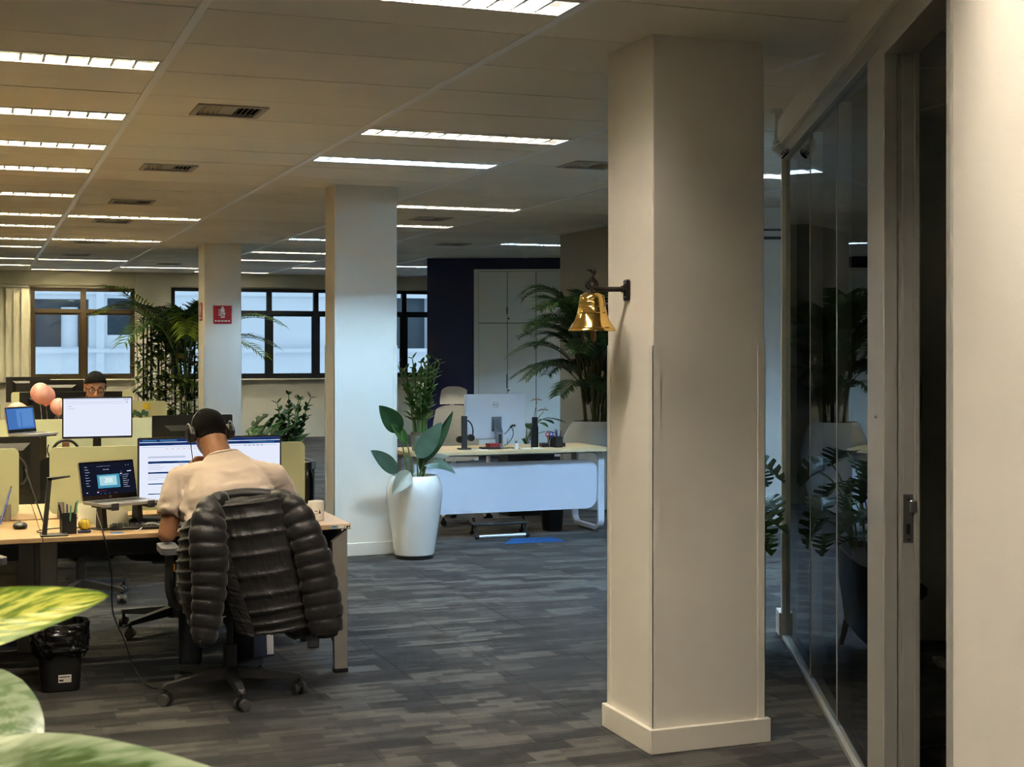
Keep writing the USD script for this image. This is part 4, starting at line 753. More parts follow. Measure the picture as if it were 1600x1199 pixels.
wb = Thing('waste_bin', 'round black waste bin under the right end of the white desk', 'waste bin', (4.80, 11.78, 0)); wb.part('bucket', lathe([(0, 0), (0.085, 0), (0.09, 0.004), (0.11, 0.28), (0.107, 0.28), (0.086, 0.01), (0, 0.01)], 28), mat('bin_black', lin(20, 20, 21), 0.5)); wb.part('rim', lathe([(0.108, 0.272), (0.114, 0.276), (0.114, 0.284), (0.106, 0.284)], 28), black_plastic)

# ---- plants
g_dark = leafmat('leaf_dark', lin(44, 74, 40)); g_mid = leafmat('leaf_mid', lin(66, 98, 44)); g_grey = leafmat('leaf_grey_green', lin(78, 102, 84), rough=0.35); g_yel = leafmat('leaf_yellow_green', lin(122, 146, 44)); g_palm = leafmat('leaf_palm', lin(52, 76, 36)); g_zz = leafmat('leaf_zz', lin(62, 98, 42), rough=0.3); g_silver = leafmat('leaf_silver', lin(150, 150, 130), rough=0.35)
stem_g = mat('stem_green', lin(92, 122, 60), 0.45, var=0.15); stem_b = mat('stem_olive', lin(96, 92, 50), 0.6, var=0.2); soil_m = mat('potting_soil', lin(44, 34, 26), 0.95, var=0.4, scale=80, bump=1.0, bscale=150)
def frame_of(d, up=(0, 0, 1)):
    d = np.array(d, float); d /= np.linalg.norm(d); s = np.cross(d, up); s /= np.linalg.norm(s)+1e-9; return d, s, np.cross(s, d)
def blade(path, width, fold=0.25, prof=None, nu=7, roll=0.0, wave=0.0, up=(0, 0, 1)):
    """Leaf blade along a path; width at its broadest; fold lifts the halves above the midrib."""
    path = np.asarray(path, float); n = len(path); t = np.gradient(path, axis=0); t /= np.linalg.norm(t, axis=1, keepdims=True)
    prof = prof or (lambda s: math.sin(math.pi*min(1, s**0.75))**0.8)
    rows, uvs = [], []
    for i in range(n):
        s = i/(n-1); d, sd, nn = frame_of(t[i], up); c, sn = math.cos(roll), math.sin(roll); sd, nn = sd*c+nn*sn, nn*c-sd*sn
        w = width/2*max(0.0, prof(s)) + 1e-4
        rows.append([path[i]+sd*w*u+nn*(fold*w*abs(u)+wave*w*math.sin(s*9+u*2)*abs(u)) for u in np.linspace(-1, 1, nu)])
        uvs += [(u*0.5+0.5, s) for u in np.linspace(-1, 1, nu)]
    return surf(rows), np.array(uvs)
def frond(base, azim, length, lean, droop, nl=34, ll=0.34, rng=random, w=0.022, bare=0.28):
    """Pinnate palm frond: (rachis mesh, leaflets mesh)."""
    h = np.array([math.cos(azim), math.sin(azim), 0]); b = np.array(base, float)
    p = bez([b, b+np.array([0, 0, 1])*length*0.45+h*length*0.1*lean, b+np.array([0, 0, 1])*length*(0.85-0.2*droop)+h*length*0.45*lean, b+np.array([0, 0, 1])*length*(0.95-0.75*droop)+h*length*(0.75+0.2*droop)*lean], 24)
    rach = tube(p, np.linspace(0.012, 0.003, 24)*(length/1.6), 6); t = np.gradient(p, axis=0); V, F = [], []
    for k in range(nl):
        s = bare+(1-bare)*(k+0.5)/nl; i = s*23; i0 = min(int(i), 22); f = i-i0; c = p[i0]*(1-f)+p[i0+1]*f; d, sd, nn = frame_of(t[i0])
        L = ll*(0.35+0.65*math.sin(math.pi*(0.12+0.80*(s-bare)/(1-bare))))
        for sg in (-1, 1):
            dr = d*0.62+sd*sg*0.78+nn*0.22; dr /= np.linalg.norm(dr); e = L*(0.9+0.2*rng.random()); dn = np.array([0, 0, -1])
            m1 = c+dr*e*0.45; tip = c+dr*e+dn*e*(0.14+0.22*rng.random()); ws = np.cross(dr, nn); ws /= np.linalg.norm(ws); n0 = len(V)
            V += [c-ws*w*0.12, c+ws*w*0.12, m1-ws*w*0.5, m1+ws*w*0.5+nn*0.004, tip]; F += [(n0, n0+1, n0+3), (n0, n0+3, n0+2), (n0+2, n0+3, n0+4)]
    return rach, trimesh.Trimesh(np.array(V), np.array(F), process=False)
def soil(t, r, z, at=(0, 0)): t.part('soil', lathe([(r, z), (r*0.6, z+0.008), (0, z+0.012)], 20, (at[0], at[1], 0)), soil_m)

pot_w = mat('pot_white_gloss', lin(226, 226, 220), 0.14, var=0.01, coat=0.6)
# strelitzia in a tall white vase by the second pillar
S0 = np.array([3.17, 10.62, 0.0])
sp = Thing('planter_vase', 'tall glossy white vase planter in front of the second pillar', 'planter', S0)
sp.part('vase', lathe([(0.0, 0.03), (0.152, 0.03), (0.158, 0.04), (0.178, 0.18), (0.205, 0.36), (0.219, 0.48), (0.217, 0.55), (0.198, 0.61), (0.176, 0.64), (0.168, 0.642), (0.164, 0.632), (0.18, 0.60), (0.18, 0.57), (0, 0.57)], 56), pot_w, 50)
sp.part('base_ring', lathe([(0, 0), (0.148, 0), (0.15, 0.003), (0.15, 0.03), (0, 0.03)], 48), black_plastic)
bp = Thing('bird_of_paradise', 'broad dark paddle-leaved plant growing in the tall white vase', 'potted plant', S0+[0, 0, 0.575])
soil(bp, 0.175, 0.0)
def paddle(t, tip, base, root, width, m, Ys, bend=(0, 0, 0.0), fold=0.22, roll=0.0, wave=0.0, up=(0, -1, 0.25), arch=0.0):
    """A stem from root to the leaf's base, then the blade to its tip; points given in the photo's pixels and a depth."""
    tw, bw = at_Y(tip[0], tip[1], Ys[1])-t.at, at_Y(base[0], base[1], Ys[0])-t.at; r = np.array(root)
    stem = bez([r, r*0.5+bw*0.5+np.array(bend), bw], 12); t.part('stem', tube(stem, np.linspace(0.008, 0.005, 12), 7), stem_g)
    mid = (tw+bw)/2+np.array([0, 0, arch]); mb_, uv = blade(bez([bw, mid, tw], 16), width, fold, None, 9, roll, wave, up); t.part('leaf', mb_, m, True, uv=uv)
paddle(bp, (592, 634), (627, 674), (-0.02, 0, 0), 0.155, g_dark, (10.55, 10.45), (-0.03, 0, 0), 0.2, 0.2)
paddle(bp, (610, 662), (636, 692), (0.0, 0.02, 0), 0.10, g_mid, (10.6, 10.5), (0, 0, 0.05), 0.35, -0.2)
paddle(bp, (579, 704), (621, 740), (-0.05, 0, 0), 0.12, g_grey, (10.5, 10.4), (-0.02, 0, 0.03), 0.2, 0.1, arch=0.02)
paddle(bp, (613, 773), (641, 738), (-0.06, -0.08, 0.02), 0.13, g_silver, (10.44, 10.37), (0, -0.03, 0.06), 0.3, 0.25, 0.06, (-0.35, -1, 0.35), 0.02)
paddle(bp, (708, 642), (662, 722), (0.02, 0, 0), 0.11, g_dark, (10.6, 10.62), (0.0, 0, 0.0), 0.5, -0.5)
paddle(bp, (690, 660), (652, 716), (0.02, -0.03, 0), 0.15, g_grey, (10.55, 10.5), (0.0, 0, 0), 0.12, 0.2)
paddle(bp, (712, 741), (664, 728), (0.05, 0, 0), 0.09, g_grey, (10.55, 10.5), (0.03, 0, 0.05), 0.2, 0.3, arch=0.08)
paddle(bp, (702, 714), (660, 728), (0.05, 0.02, 0), 0.075, g_silver, (10.62, 10.65), (0.03, 0, 0.03), 0.3, 0.4, arch=0.04)
paddle(bp, (667, 690), (658, 738), (0.0, 0.03, 0), 0.08, g_dark, (10.62, 10.66), (0.0, 0, 0), 0.4, 0)

# ZZ plants
def zz(t, n, h, spread, seed, m=None, size=1.0):
    q = random.Random(seed)
    for k in range(n):
        a = 6.283*k/n+q.random()*0.7; L = h*(0.7+0.3*q.random()); e = spread*(0.25+0.75*q.random()); r0 = 0.03*size
        p = bez([(r0*math.cos(a), r0*math.sin(a), 0), (r0*1.5*math.cos(a), r0*1.5*math.sin(a), L*0.5), (e*math.cos(a), e*math.sin(a), L)], 16)
        t.part('stem', tube(p, np.linspace(0.009, 0.003, 16)*size, 6), stem_g); tg = np.gradient(p, axis=0); V = []
        nl = max(7, int(L/0.042/size))
        for j in range(nl):
            s = 0.22+0.78*j/(nl-1); i = min(int(s*15), 15); d, sd, nn = frame_of(tg[i], (math.sin(a), -math.cos(a), 0.2))
            for sg in (-1, 1):
                dr = d*0.6+(sd*math.cos(j*0.4)+nn*math.sin(j*0.4))*sg*0.8; l = 0.085*size*(1-0.45*s)*(0.85+0.3*q.random()); c = p[i]
                mm_, _ = blade([c, c+dr*l*0.35, c+dr*l*0.7, c+dr*l], l*0.55, 0.2, None, 3); V.append(mm_)
        t.part('foliage', V, m or g_zz, True)
zp = Thing('plant_pot', 'greenish grey pot with a steel rim on the left end of the white desk', 'plant pot', (3.53, 11.66, 0.75))
zp.part('bowl', lathe([(0, 0), (0.062, 0), (0.068, 0.006), (0.078, 0.12), (0.078, 0.135), (0.0, 0.135)], 32), mat('pot_sage', lin(126, 134, 118), 0.4)); zp.part('rim', lathe([(0.077, 0.132), (0.081, 0.136), (0.081, 0.158), (0.074, 0.162), (0.072, 0.136)], 32), mat('rim_brass', lin(170, 160, 140), 0.25, 0.8))
z1 = Thing('zz_plant', 'upright glossy plant with paired leaflets in the greenish pot behind the white vase', 'potted plant', (3.53, 11.66, 0.75+0.136)); soil(z1, 0.07, 0.0); zz(z1, 11, 0.68, 0.22, 5, None, 1.45)

# areca palm in its round white pot
A0 = np.array([5.83, 13.16, 0.0])
ap = Thing('round_planter', 'big round white planter at the right end of the white desk', 'planter', A0)
ap.part('bowl', lathe([(0, 0), (0.19, 0), (0.2, 0.01), (0.275, 0.2), (0.325, 0.45), (0.335, 0.6), (0.315, 0.74), (0.255, 0.86), (0.225, 0.89), (0.205, 0.885), (0.215, 0.85), (0.22, 0.82), (0, 0.82)], 56), pot_w, 50)
ar = Thing('areca_palm', 'tall areca palm with many thin canes behind the bell', 'palm', A0+[0, 0, 0.825]); soil(ar, 0.215, 0.0)
rn = random.Random(11)
for k in range(13):
    a = rn.random()*6.28; r = 0.13*math.sqrt(rn.random()); b = (r*math.cos(a), r*math.sin(a), 0); e = (b[0]*2.2, b[1]*2.2, 0.55+0.35*rn.random()); ar.part('cane', tube(bez([b, (b[0]*1.2, b[1]*1.2, 0.3), e], 10), np.linspace(0.014, 0.009, 10), 7), stem_b)
for k in range(36):
    a = 6.283*k/36*7+rn.random()*0.3; tier = k % 3; toward = 5 < math.degrees(a) % 360 < 86; u = rn.random()
    L, ln, dr, z = ((0.62+0.2*u, 1.05, 0.85, 0.10+0.2*rn.random()), (0.95+0.2*u, 0.85, 0.65, 0.22+0.25*rn.random()), (1.22+0.25*u, 0.48+0.15*rn.random(), 0.5, 0.3+0.25*rn.random()))[tier]
    if toward: L, ln = L*0.85, 0.15
    rach, lf = frond((0.07*math.cos(a), 0.07*math.sin(a), z), a, L, ln, dr, 34, 0.22+0.10*tier/2, rn, 0.024, 0.34)
    p = ar.part('frond', lf, (g_palm, g_dark, g_mid)[k % 3 if k % 5 else 0], False); ar.part('rachis', rach, stem_b, parent=p)

# anthurium in a black planter behind the white desk
an = Thing('anthurium', 'small leafy plant with two reddish flowers behind the pen cup', 'potted plant', (5.02, 13.0, 0.66))
bx = Thing('planter_box', 'black planter box behind the white desk', 'planter', (5.02, 13.0, 0)); bx.part('box', [box(-0.24, 0.24, -0.15, 0.15, 0, 0.63, 0.006), box(-0.25, 0.25, -0.16, 0.16, 0.63, 0.66, 0.004)], black_plastic)
for k in range(11):
    a = 6.283*k/11; L = 0.16+0.1*rn.random(); e = np.array([0.16*math.cos(a)*1.3, 0.12*math.sin(a), 0.12+0.22*rn.random()]); an.part('stem', tube(bez([(0, 0, 0), e*[0.3, 0.3, 0.9], e], 8), 0.004, 6), stem_g); d = np.array([math.cos(a), math.sin(a)*0.6, -0.25])
    mb_, _ = blade(bez([e, e+d*L*0.5+[0, 0, 0.02], e+d*L], 10), L*0.62, 0.15, None, 7); an.part('leaf', mb_, g_mid if k % 2 else g_dark, True)
fl = mat('flower_rust', lin(176, 96, 66), 0.4, var=0.2)
for x, z in ((0.09, 0.44), (0.16, 0.34)):
    an.part('stem', tube(bez([(0.02, 0, 0), (0.06, -0.05, 0.25), (x, -0.06, z)], 8), 0.003, 6), stem_g); mb_, _ = blade(bez([(x+0.05, -0.06, z+0.01), (x, -0.06, z+0.03), (x-0.07, -0.06, z)], 8), 0.085, 0.2, None, 7); p = an.part('flower', mb_, fl, True); an.part('spadix', tube([(x, -0.06, z+0.01), (x+0.02, -0.08, z+0.05)], [0.005, 0.003], 6), mat('spadix', lin(214, 190, 120), 0.5), parent=p)

# long planter with split-leaf plant and ZZ beside the second pillar
lp_ = Thing('planter_trough', 'long dark grey planter trough left of the second pillar', 'planter', (2.05, 11.42, 0))
pl_dark = mat('planter_grey', lin(92, 92, 90), 0.5)
lp_.part('trough', box(-0.22, 0.47, -0.2, 0.2, 0, 0.66, 0.006), mat('planter_black', lin(30, 30, 32), 0.5)); lp_.part('rim', [box(-0.23, 0.48, -0.21, -0.18, 0.66, 0.725, 0.004), box(-0.23, 0.48, 0.18, 0.21, 0.66, 0.725, 0.004), box(-0.23, -0.20, -0.18, 0.18, 0.66, 0.725, 0.004), box(0.45, 0.48, -0.18, 0.18, 0.66, 0.725, 0.004)], pl_dark); lp_.part('soil', box(-0.20, 0.45, -0.18, 0.18, 0.66, 0.69), soil_m, False)
def lobed(L, W, notches, seed, cut=0.45):
    """Split-leaf blade in the xy plane, from its stalk at the origin to its tip at +y."""
    q = random.Random(seed); R = []
    n = notches*2
    for sg in (1, -1):
        side = []
        for i in range(n*4+1):
            s = i/(n*4); w = W/2*math.sin(math.pi*min(1, 0.06+0.94*s**0.8))**0.7; ph = s*notches % 1.0
            if 0.12 < s < 0.93: w *= 1-cut*(1 if ph > 0.62 else 0)*(0.8+0.4*q.random())
            side.append((sg*(w+0.002), s*L-0.1*L*(1-s)*min(1, w/(W/2))))
        R.append(side)
    return Polygon(R[0]+R[1][::-1]).buffer(0)
def lobed_leaf(L, W, notches, seed, base, d, roll=0.0, curl=0.25, cut=0.45):
    g = lobed(L, W, notches, seed, cut); g = max(getattr(g, 'geoms', [g]), key=lambda a: a.area); m = extrude(g, 0.0012); v = m.vertices.copy()
    dd, sd, nn = frame_of(d); c, sn = math.cos(roll), math.sin(roll); sd, nn = sd*c+nn*sn, nn*c-sd*sn; s = v[:, 1]/L
    z = v[:, 2]+0.3*np.abs(v[:, 0])-curl*L*s**2; m.vertices = np.array(base)+v[:, :1]*sd+(v[:, 1:2])*dd+z[:, None]*nn; return m
ph = Thing('philodendron', 'split-leaf plant spreading over the trough left of the second pillar', 'potted plant', (1.95, 11.42, 0.69))
for k, (px, py, Y, L) in enumerate([(398, 668, 11.3, 0.2), (412, 650, 11.35, 0.22), (430, 648, 11.45, 0.2), (445, 655, 11.4, 0.22), (455, 668, 11.3, 0.2), (440, 680, 11.25, 0.2), (468, 660, 11.4, 0.2), (420, 672, 11.3, 0.18), (462, 690, 11.25, 0.2), (475, 680, 11.3, 0.18), (405, 690, 11.3, 0.19), (430, 700, 11.25, 0.2), (450, 705, 11.25, 0.19), (470, 702, 11.25, 0.17), (415, 662, 11.5, 0.2), (450, 640, 11.5, 0.15)]):
    e = at_Y(px+6, py, Y)-ph.at; ph.part('stem', tube(bez([(0.05*(k % 3-1), 0, 0), e*[0.5, 0.5, 0.9], e], 10), 0.006, 6), stem_g)
    d = np.array([-0.25-0.06*(k % 3) if px > 435 else -0.1-0.1*(k % 2), -0.12+0.1*(k % 3), -0.14]); ph.part('leaf', lobed_leaf(L, L*0.85, 4, k, e, d, 0.2*(k % 3-1), 0.2, 0.4), g_dark if k % 3 else g_mid)
z2 = Thing('zz_plant', 'glossy upright plant in the trough touching the second pillar', 'potted plant', (2.36, 11.40, 0.69)); zz(z2, 10, 0.56, 0.2, 17, g_dark, 1.3)

# monstera in a dark planter between the near pillar and the glass wall
mo = Thing('planter_on_legs', 'dark blue-grey planter on brown legs behind the near pillar, reflected in the glass', 'planter', wpt(-0.42, -0.55), WR)
bodyp = np.array([[(w*np.sign(math.cos(a))*abs(math.cos(a))**0.5, l*np.sign(math.sin(a))*abs(math.sin(a))**0.5, z) for a in np.linspace(0, 2*np.pi, 49)] for w, l, z in ((0.001, 0.001, 0.14), (0.10, 0.40, 0.14), (0.135, 0.46, 0.17), (0.165, 0.50, 0.40), (0.17, 0.51, 0.565), (0.155, 0.495, 0.565), (0.15, 0.48, 0.53), (0.001, 0.001, 0.53))])
mo.part('trough', surf(bodyp), mat('planter_slate', lin(58, 66, 78), 0.4)); mo.part('soil', surf(np.array([bodyp[6]+[0, 0, 0.005], bodyp[7]+[0, 0, 0.01]])), soil_m)
brown = mat('leg_brown', lin(120, 78, 46), 0.5, var=0.15)
for sx in (-1, 1):
    for sy in (-1, 1): mo.part('leg', cyl((sx*0.10, sy*0.40, 0.15), (sx*0.125, sy*0.45, 0), 0.02, 10, 0.013), brown)
mn = Thing('monstera', 'monstera with deeply split leaves between the near pillar and the glass wall', 'potted plant', tuple(np.array(wpt(-0.42, -0.55))+[0, 0, 0.535]), WR)
rm = random.Random(5)
for k in range(30):
    y = -0.46+0.92*rm.random(); a = rm.random()*6.28; out = 0.13+0.22*rm.random(); hgt = 0.05+0.5*rm.random()
    if k < 12: y = 0.26+0.2*rm.random(); a = math.radians(-40+170*k/11); hgt = 0.10+0.42*((k*5) % 12)/11; out = 0.2+0.16*rm.random()
    e = np.array([min(out*math.cos(a), 0.24), y+out*math.sin(a), hgt]); mn.part('stem', tube(bez([(0.3*e[0], y, 0), (0.4*e[0], y, hgt*0.9), e], 10), 0.005, 6), stem_g)
    L = 0.15+0.09*rm.random(); d = np.array([math.cos(a)*0.8, math.sin(a), -0.05-0.55*rm.random()]); 
    if e[0]+d[0]*L > 0.30: d[0] = (0.28-e[0])/L
    mn.part('leaf', lobed_leaf(L, L*0.9, 5, k, e, d, 0.3*rm.random()-0.15, 0.25, 0.74), g_dark if k % 3 else g_mid)

# plant rack far left: posts, shelf, climbing foliage, palm
pr_ = Thing('plant_rack', 'black pole rack holding climbing plants beside the far window', 'plant stand', (2.45, 19.4, 0))
for px in (224, 236, 259, 274, 304, 318): X = at_Y(px, 600, 19.3)[0]-2.45; pr_.part('pole', box(X-0.011, X+0.011, -0.11, -0.09, 0.0, 2.02, 0.002), black_plastic)
for px in (230, 248, 290): X = at_Y(px, 600, 19.5)[0]-2.45; pr_.part('pole', box(X-0.011, X+0.011, 0.09, 0.11, 0.0, 2.02, 0.002), black_plastic)
for z in (0.55, 1.42): pr_.part('shelf', box(-0.02, 0.44, -0.1, 0.1, z, z+0.02, 0.003), mat('shelf_brown', lin(96, 74, 44), 0.6))
pr_.part('trough', box(-0.5, 0.46, -0.13, 0.13, 0, 0.42, 0.004), black_plastic)
bpot = Thing('ball_pot', 'round beige pot on the shelf of the plant rack', 'plant pot', tuple(at_Y(284, 560, 19.4)*[1, 1, 0]+[0, 0, 1.44])); bpot.part('bowl', lathe([(0, 0), (0.04, 0), (0.085, 0.05), (0.095, 0.1), (0.08, 0.155), (0.05, 0.175), (0, 0.17)], 24), mat('pot_beige', lin(220, 190, 130), 0.5))
rc = random.Random(8)
cl_ = Thing('climbing_plant', 'dense climbing foliage covering the black pole rack', 'plant', (2.45, 19.4, 0.42))
for k in range(22):
    x = -0.46+0.94*(k+rc.random()*0.6)/22; p = bez([(x, 0.06*rc.random(), 0), (x+0.06*(rc.random()-0.5), 0.1*(rc.random()-0.5), 0.7), (x+0.1*(rc.random()-0.5), -0.05, 1.35+0.4*rc.random())], 14); cl_.part('stem', tube(p, 0.005, 5), stem_g); V = []
    for j in range(120):
        c = p[rc.randrange(14)]+np.array([rc.gauss(0, 0.05), rc.gauss(-0.03, 0.06), rc.gauss(0, 0.05)]); a = rc.random()*6.28; d = np.array([math.cos(a), math.sin(a)*0.7-0.2, -0.5+0.6*rc.random()]); d /= np.linalg.norm(d); l = 0.09+0.08*rc.random()
        V.append(blade([c, c+d*l*0.5, c+d*l+[0, 0, -0.01]], l*0.38, 0.1, lambda s: (0.25, 1.0, 0.0)[int(round(s*2))], 2)[0])
    cl_.part('foliage', V, (g_mid, g_yel, g_palm)[k % 3], False)
fp_ = Thing('palm_tree', 'tall feathery palm arching out of the plant rack beside the far pillar', 'palm', (2.58, 19.35, 0.42))
for k in range(18):
    a = 6.283*k/18*5+rc.random()*0.5; rach, lf = frond((0.06*math.cos(a), 0.05*math.sin(a), 0.5+0.3*rc.random()), a, 1.3+0.4*rc.random(), 0.3 if 245 < math.degrees(a) % 360 < 310 else 0.55+0.4*rc.random(), 0.15+0.75*rc.random(), 26, 0.36, rc, 0.028)
    p = fp_.part('frond', lf, (g_yel, g_palm, g_mid)[k % 3], False); fp_.part('rachis', rach, stem_g, parent=p)
fp_.part('cane', [tube([(0.05*math.cos(a), 0.04*math.sin(a), 0), (0.06*math.cos(a), 0.05*math.sin(a), 0.9)], 0.012, 7) for a in np.linspace(0, 6, 6)], stem_b)

# ---- brass bell on its bracket, on the near pillar's left side
brass = mat('polished_brass', (0.83, 0.56, 0.17), 0.13, 1.0, var=0.03, scale=6)
iron = mat('dark_iron', lin(44, 38, 36), 0.4, 0.5, var=0.1)
bl = Thing('ship_bell', 'polished brass bell on a dark bracket fixed to the near pillar', 'bell', (2.383, 5.41, 1.71))
bl.part('bell', lathe([(0.088, 0.006), (0.098, 0.0), (0.0985, 0.004), (0.088, 0.022), (0.072, 0.045), (0.062, 0.075), (0.057, 0.10), (0.054, 0.125), (0.0525, 0.131), (0.053, 0.135), (0.048, 0.148), (0.036, 0.157), (0.018, 0.162), (0, 0.163), ], 64), brass, 40)
bl.part('ring', [lathe([(0.0578, 0.098), (0.059, 0.1), (0.0572, 0.103)], 64), lathe([(0.0552, 0.118), (0.0562, 0.1205), (0.0545, 0.123)], 64), lathe([(0.0635, 0.072), (0.0645, 0.074), (0.062, 0.077)], 64), lathe([(0.095, 0.010), (0.0965, 0.012), (0.091, 0.016)], 64)], brass, 60)
bl.part('hanger', [tube([(0, 0, 0.158), (0, 0, 0.185)], 0.007, 10), tube([(0.013*math.cos(a), 0, 0.196+0.013*math.sin(a)) for a in np.linspace(0, 6.283, 16)], 0.005, 8), tube(spline([(-0.012, 0, 0.175), (-0.026, 0, 0.19), (-0.012, 0, 0.215), (0.004, 0, 0.235), (-0.004, 0, 0.25), (-0.02, 0, 0.252)], 24), 0.006, 8), tube(spline([(0.012, 0, 0.178), (0.018, 0, 0.205), (0.004, 0, 0.225), (0.014, 0, 0.245), (0.008, 0, 0.258)], 24), 0.006, 8), ball((0.006, 0, 0.248), 0.011, 2)], iron)
bl.part('arm', tube([(0.0, 0, 0.178), (0.06, 0, 0.174), (0.168, 0, 0.176)], 0.0105, 12), iron)
bl.part('wall_plate', [box(0.150, 0.167, -0.022, 0.022, 0.126, 0.216, 0.006), cyl((0.135, 0, 0.176), (0.152, 0, 0.176), 0.015, 12)], iron); bl.part('screw', [ball((0.1495, 0.0, 0.20), 0.005, 1), ball((0.1495, 0.0, 0.142), 0.005, 1)], chrome)
bl.part('clapper', [cyl((0, 0, 0.12), (0.004, 0, 0.0), 0.004, 8), tube([(0.004, 0, 0.005), (0.006, 0, -0.018), (0.008, 0, -0.042)], [0.010, 0.013, 0.008], 10)], mat('clapper_leather', lin(150, 110, 70), 0.6)); bl.part('cord', tube([(0.008, 0, -0.04), (0.004, 0, -0.066)], [0.004, 0.002], 6), mat('cord_brown', lin(90, 66, 44), 0.8))

# ---- alarm sign on the far pillar
red_m = mat('sign_red', lin(170, 26, 28), 0.4); sw = mat('sign_white', lin(232, 222, 214), 0.5)
def sign(label, at, rz):
    t = Thing('wall_sign', label, 'sign', at, rz); t.part('plate', box(-0.113, 0.113, -0.006, 0, -0.113, 0.113, 0.002), red_m)
    ic = [plate_xz(0.052, 0.045, 0.002, 0.012, (0, -0.007, 0.055)), plate_xz(0.028, 0.022, 0.002, 0.006, (0, -0.007, 0.09)), plate_xz(0.06, 0.03, 0.002, 0.006, (0.004, -0.007, 0.012)), plate_xz(0.05, 0.028, 0.002, 0.004, (0.002, -0.007, -0.026)), box(-0.046, -0.036, -0.008, -0.006, -0.005, 0.07), box(-0.046, -0.02, -0.008, -0.006, -0.012, -0.004)]
    t.part('pictogram', ic, sw, False); t.part('pictogram_lines', [box(-0.02, 0.024, -0.0085, -0.0075, z, z+0.004) for z in (0.0, 0.008, -0.02, -0.032)], red_m, False); t.part('caption', [box(-0.095+0.021*i, -0.095+0.021*i+0.017, -0.008, -0.006, -0.088+0.005*(i % 2), -0.072+0.004*((i+1) % 2)) for i in range(9)], sw, False); return t
s1 = at_Y(347.5, 492, 17.8); sign('square red alarm sign with a white pictogram on the far pillar', (s1[0], 17.797, s1[2]), 0)
sign('red sign seen edge-on on the left side of the far pillar', (2.608, 18.06, s1[2]+0.04), -90)

# ---- security camera by the glass corner
sv = Thing('security_camera', 'white security camera under the ceiling at the far corner of the glass wall', 'camera', (3.99, 6.62, H))
sv.part('mount', [lathe([(0, 0), (0.03, 0), (0.03, -0.02), (0, -0.02)], 20)[::1] if False else cyl((0, 0, 0), (0, 0, -0.02), 0.032, 20), cyl((0, 0, -0.02), (0, 0, -0.17), 0.009, 10), ball((0, 0, -0.175), 0.02, 2)], white_plastic)
d_ = np.array([0.7, -0.35, -0.75]); d_ /= np.linalg.norm(d_); c_ = np.array([-0.012, 0, -0.19]); sv.part('body', tube([c_, c_+d_*0.012, c_+d_*0.075], [0.018, 0.028, 0.028], 20), white_plastic); sv.part('lens', tube([c_+d_*0.0745, c_+d_*0.083], [0.0255, 0.023], 18), black_gloss)
for k in range(4): sv.part('vent_slot', tube([c_+d_*0.05+np.array([0, -0.0275, 0])+np.array([0.012*(k-1.5), 0, 0.008*(k-1.5)]), c_+d_*0.068+np.array([0, -0.0275, 0])+np.array([0.012*(k-1.5), 0, 0.008*(k-1.5)])], 0.003, 5), black_plastic)

# ---- inside the dark glass room: coat on a hook, stool, power strip
ct_m = mat('coat_black', lin(22, 22, 25), 0.75, var=0.3, scale=20); hkm = dark_grey
cp = np.array(wpt(0.48, -0.02)); ck = Thing('hanging_coat', 'black coat hanging in the dark room behind the open door', 'coat', (cp[0], cp[1], 0.86), WR)
rows = []
for v in np.linspace(0, 1, 18):
    row = []
    for a in np.linspace(0, 2*np.pi, 29):
        w = 0.07+0.13*min(1, v*3)**0.6-0.03*(v > 0.85)*(v-0.85)*6; dp = 0.05+0.03*v; k = 1+0.10*math.sin(a*5+v*3)*v; row.append((w*math.cos(a)*k, -0.09+dp*math.sin(a)*k, 0.98-0.98*v))
    rows.append(row)
ck.part('coat', surf(rows), ct_m); ck.part('hook', [box(-0.03, 0.03, -0.012, 0.0, 0.98, 1.06, 0.003), tube([(0, -0.01, 1.02), (0, -0.06, 1.0), (0, -0.065, 1.03)], 0.006, 8)], hkm)
for s in (-1, 1): ck.part('sleeve', tube(spline([(s*0.13, -0.09, 0.86), (s*0.18, -0.1, 0.6), (s*0.17, -0.11, 0.28)], 16), np.linspace(0.06, 0.045, 16), 12), ct_m)
ck.part('tag', box(0.02, 0.06, -0.178, -0.174, 0.28, 0.34), mat('tag_grey', lin(120, 120, 124), 0.6), False)
sp_ = np.array(wpt(0.42, -0.75)); sl = Thing('stool', 'low dark stool in the dark room behind the open door', 'stool', (sp_[0], sp_[1], 0), WR); sl.part('seat', lathe([(0, 0.38), (0.17, 0.38), (0.19, 0.40), (0.19, 0.43), (0.17, 0.445), (0, 0.43)], 32), ct_m); sl.part('column', cyl((0, 0, 0.02), (0, 0, 0.38), 0.018, 12), alu_dark); sl.part('foot', lathe([(0, 0), (0.15, 0), (0.15, 0.01), (0.03, 0.025), (0, 0.025)], 28), alu_dark)
q0 = at_floor(1456, 1030); q1 = at_floor(1488, 1056); ps = Thing('power_adapter', 'white power adapter lying on the floor of the dark room', 'power adapter', ((q0+q1)/2), math.degrees(math.atan2(q1[1]-q0[1], q1[0]-q0[0])))
ps.part('body', box(-0.09, 0.05, -0.028, 0.028, 0, 0.04, 0.008), white_plastic); ps.part('prong', box(-0.11, -0.09, -0.012, 0.012, 0.01, 0.03, 0.002), white_plastic); ps.part('plug', box(0.05, 0.09, -0.014, 0.014, 0.006, 0.032, 0.006), white_plastic)
e1 = at_floor(1506, 1110); solo('adapter_cable', tube(spline([q1+[0.0, 0, 0.02], (q1+e1)/2+[0.01, 0, 0.02], e1+[0, 0, 0.01]], 20), 0.004, 7), cable_w, 'white cable trailing from the power adapter in the dark room', 'cable')
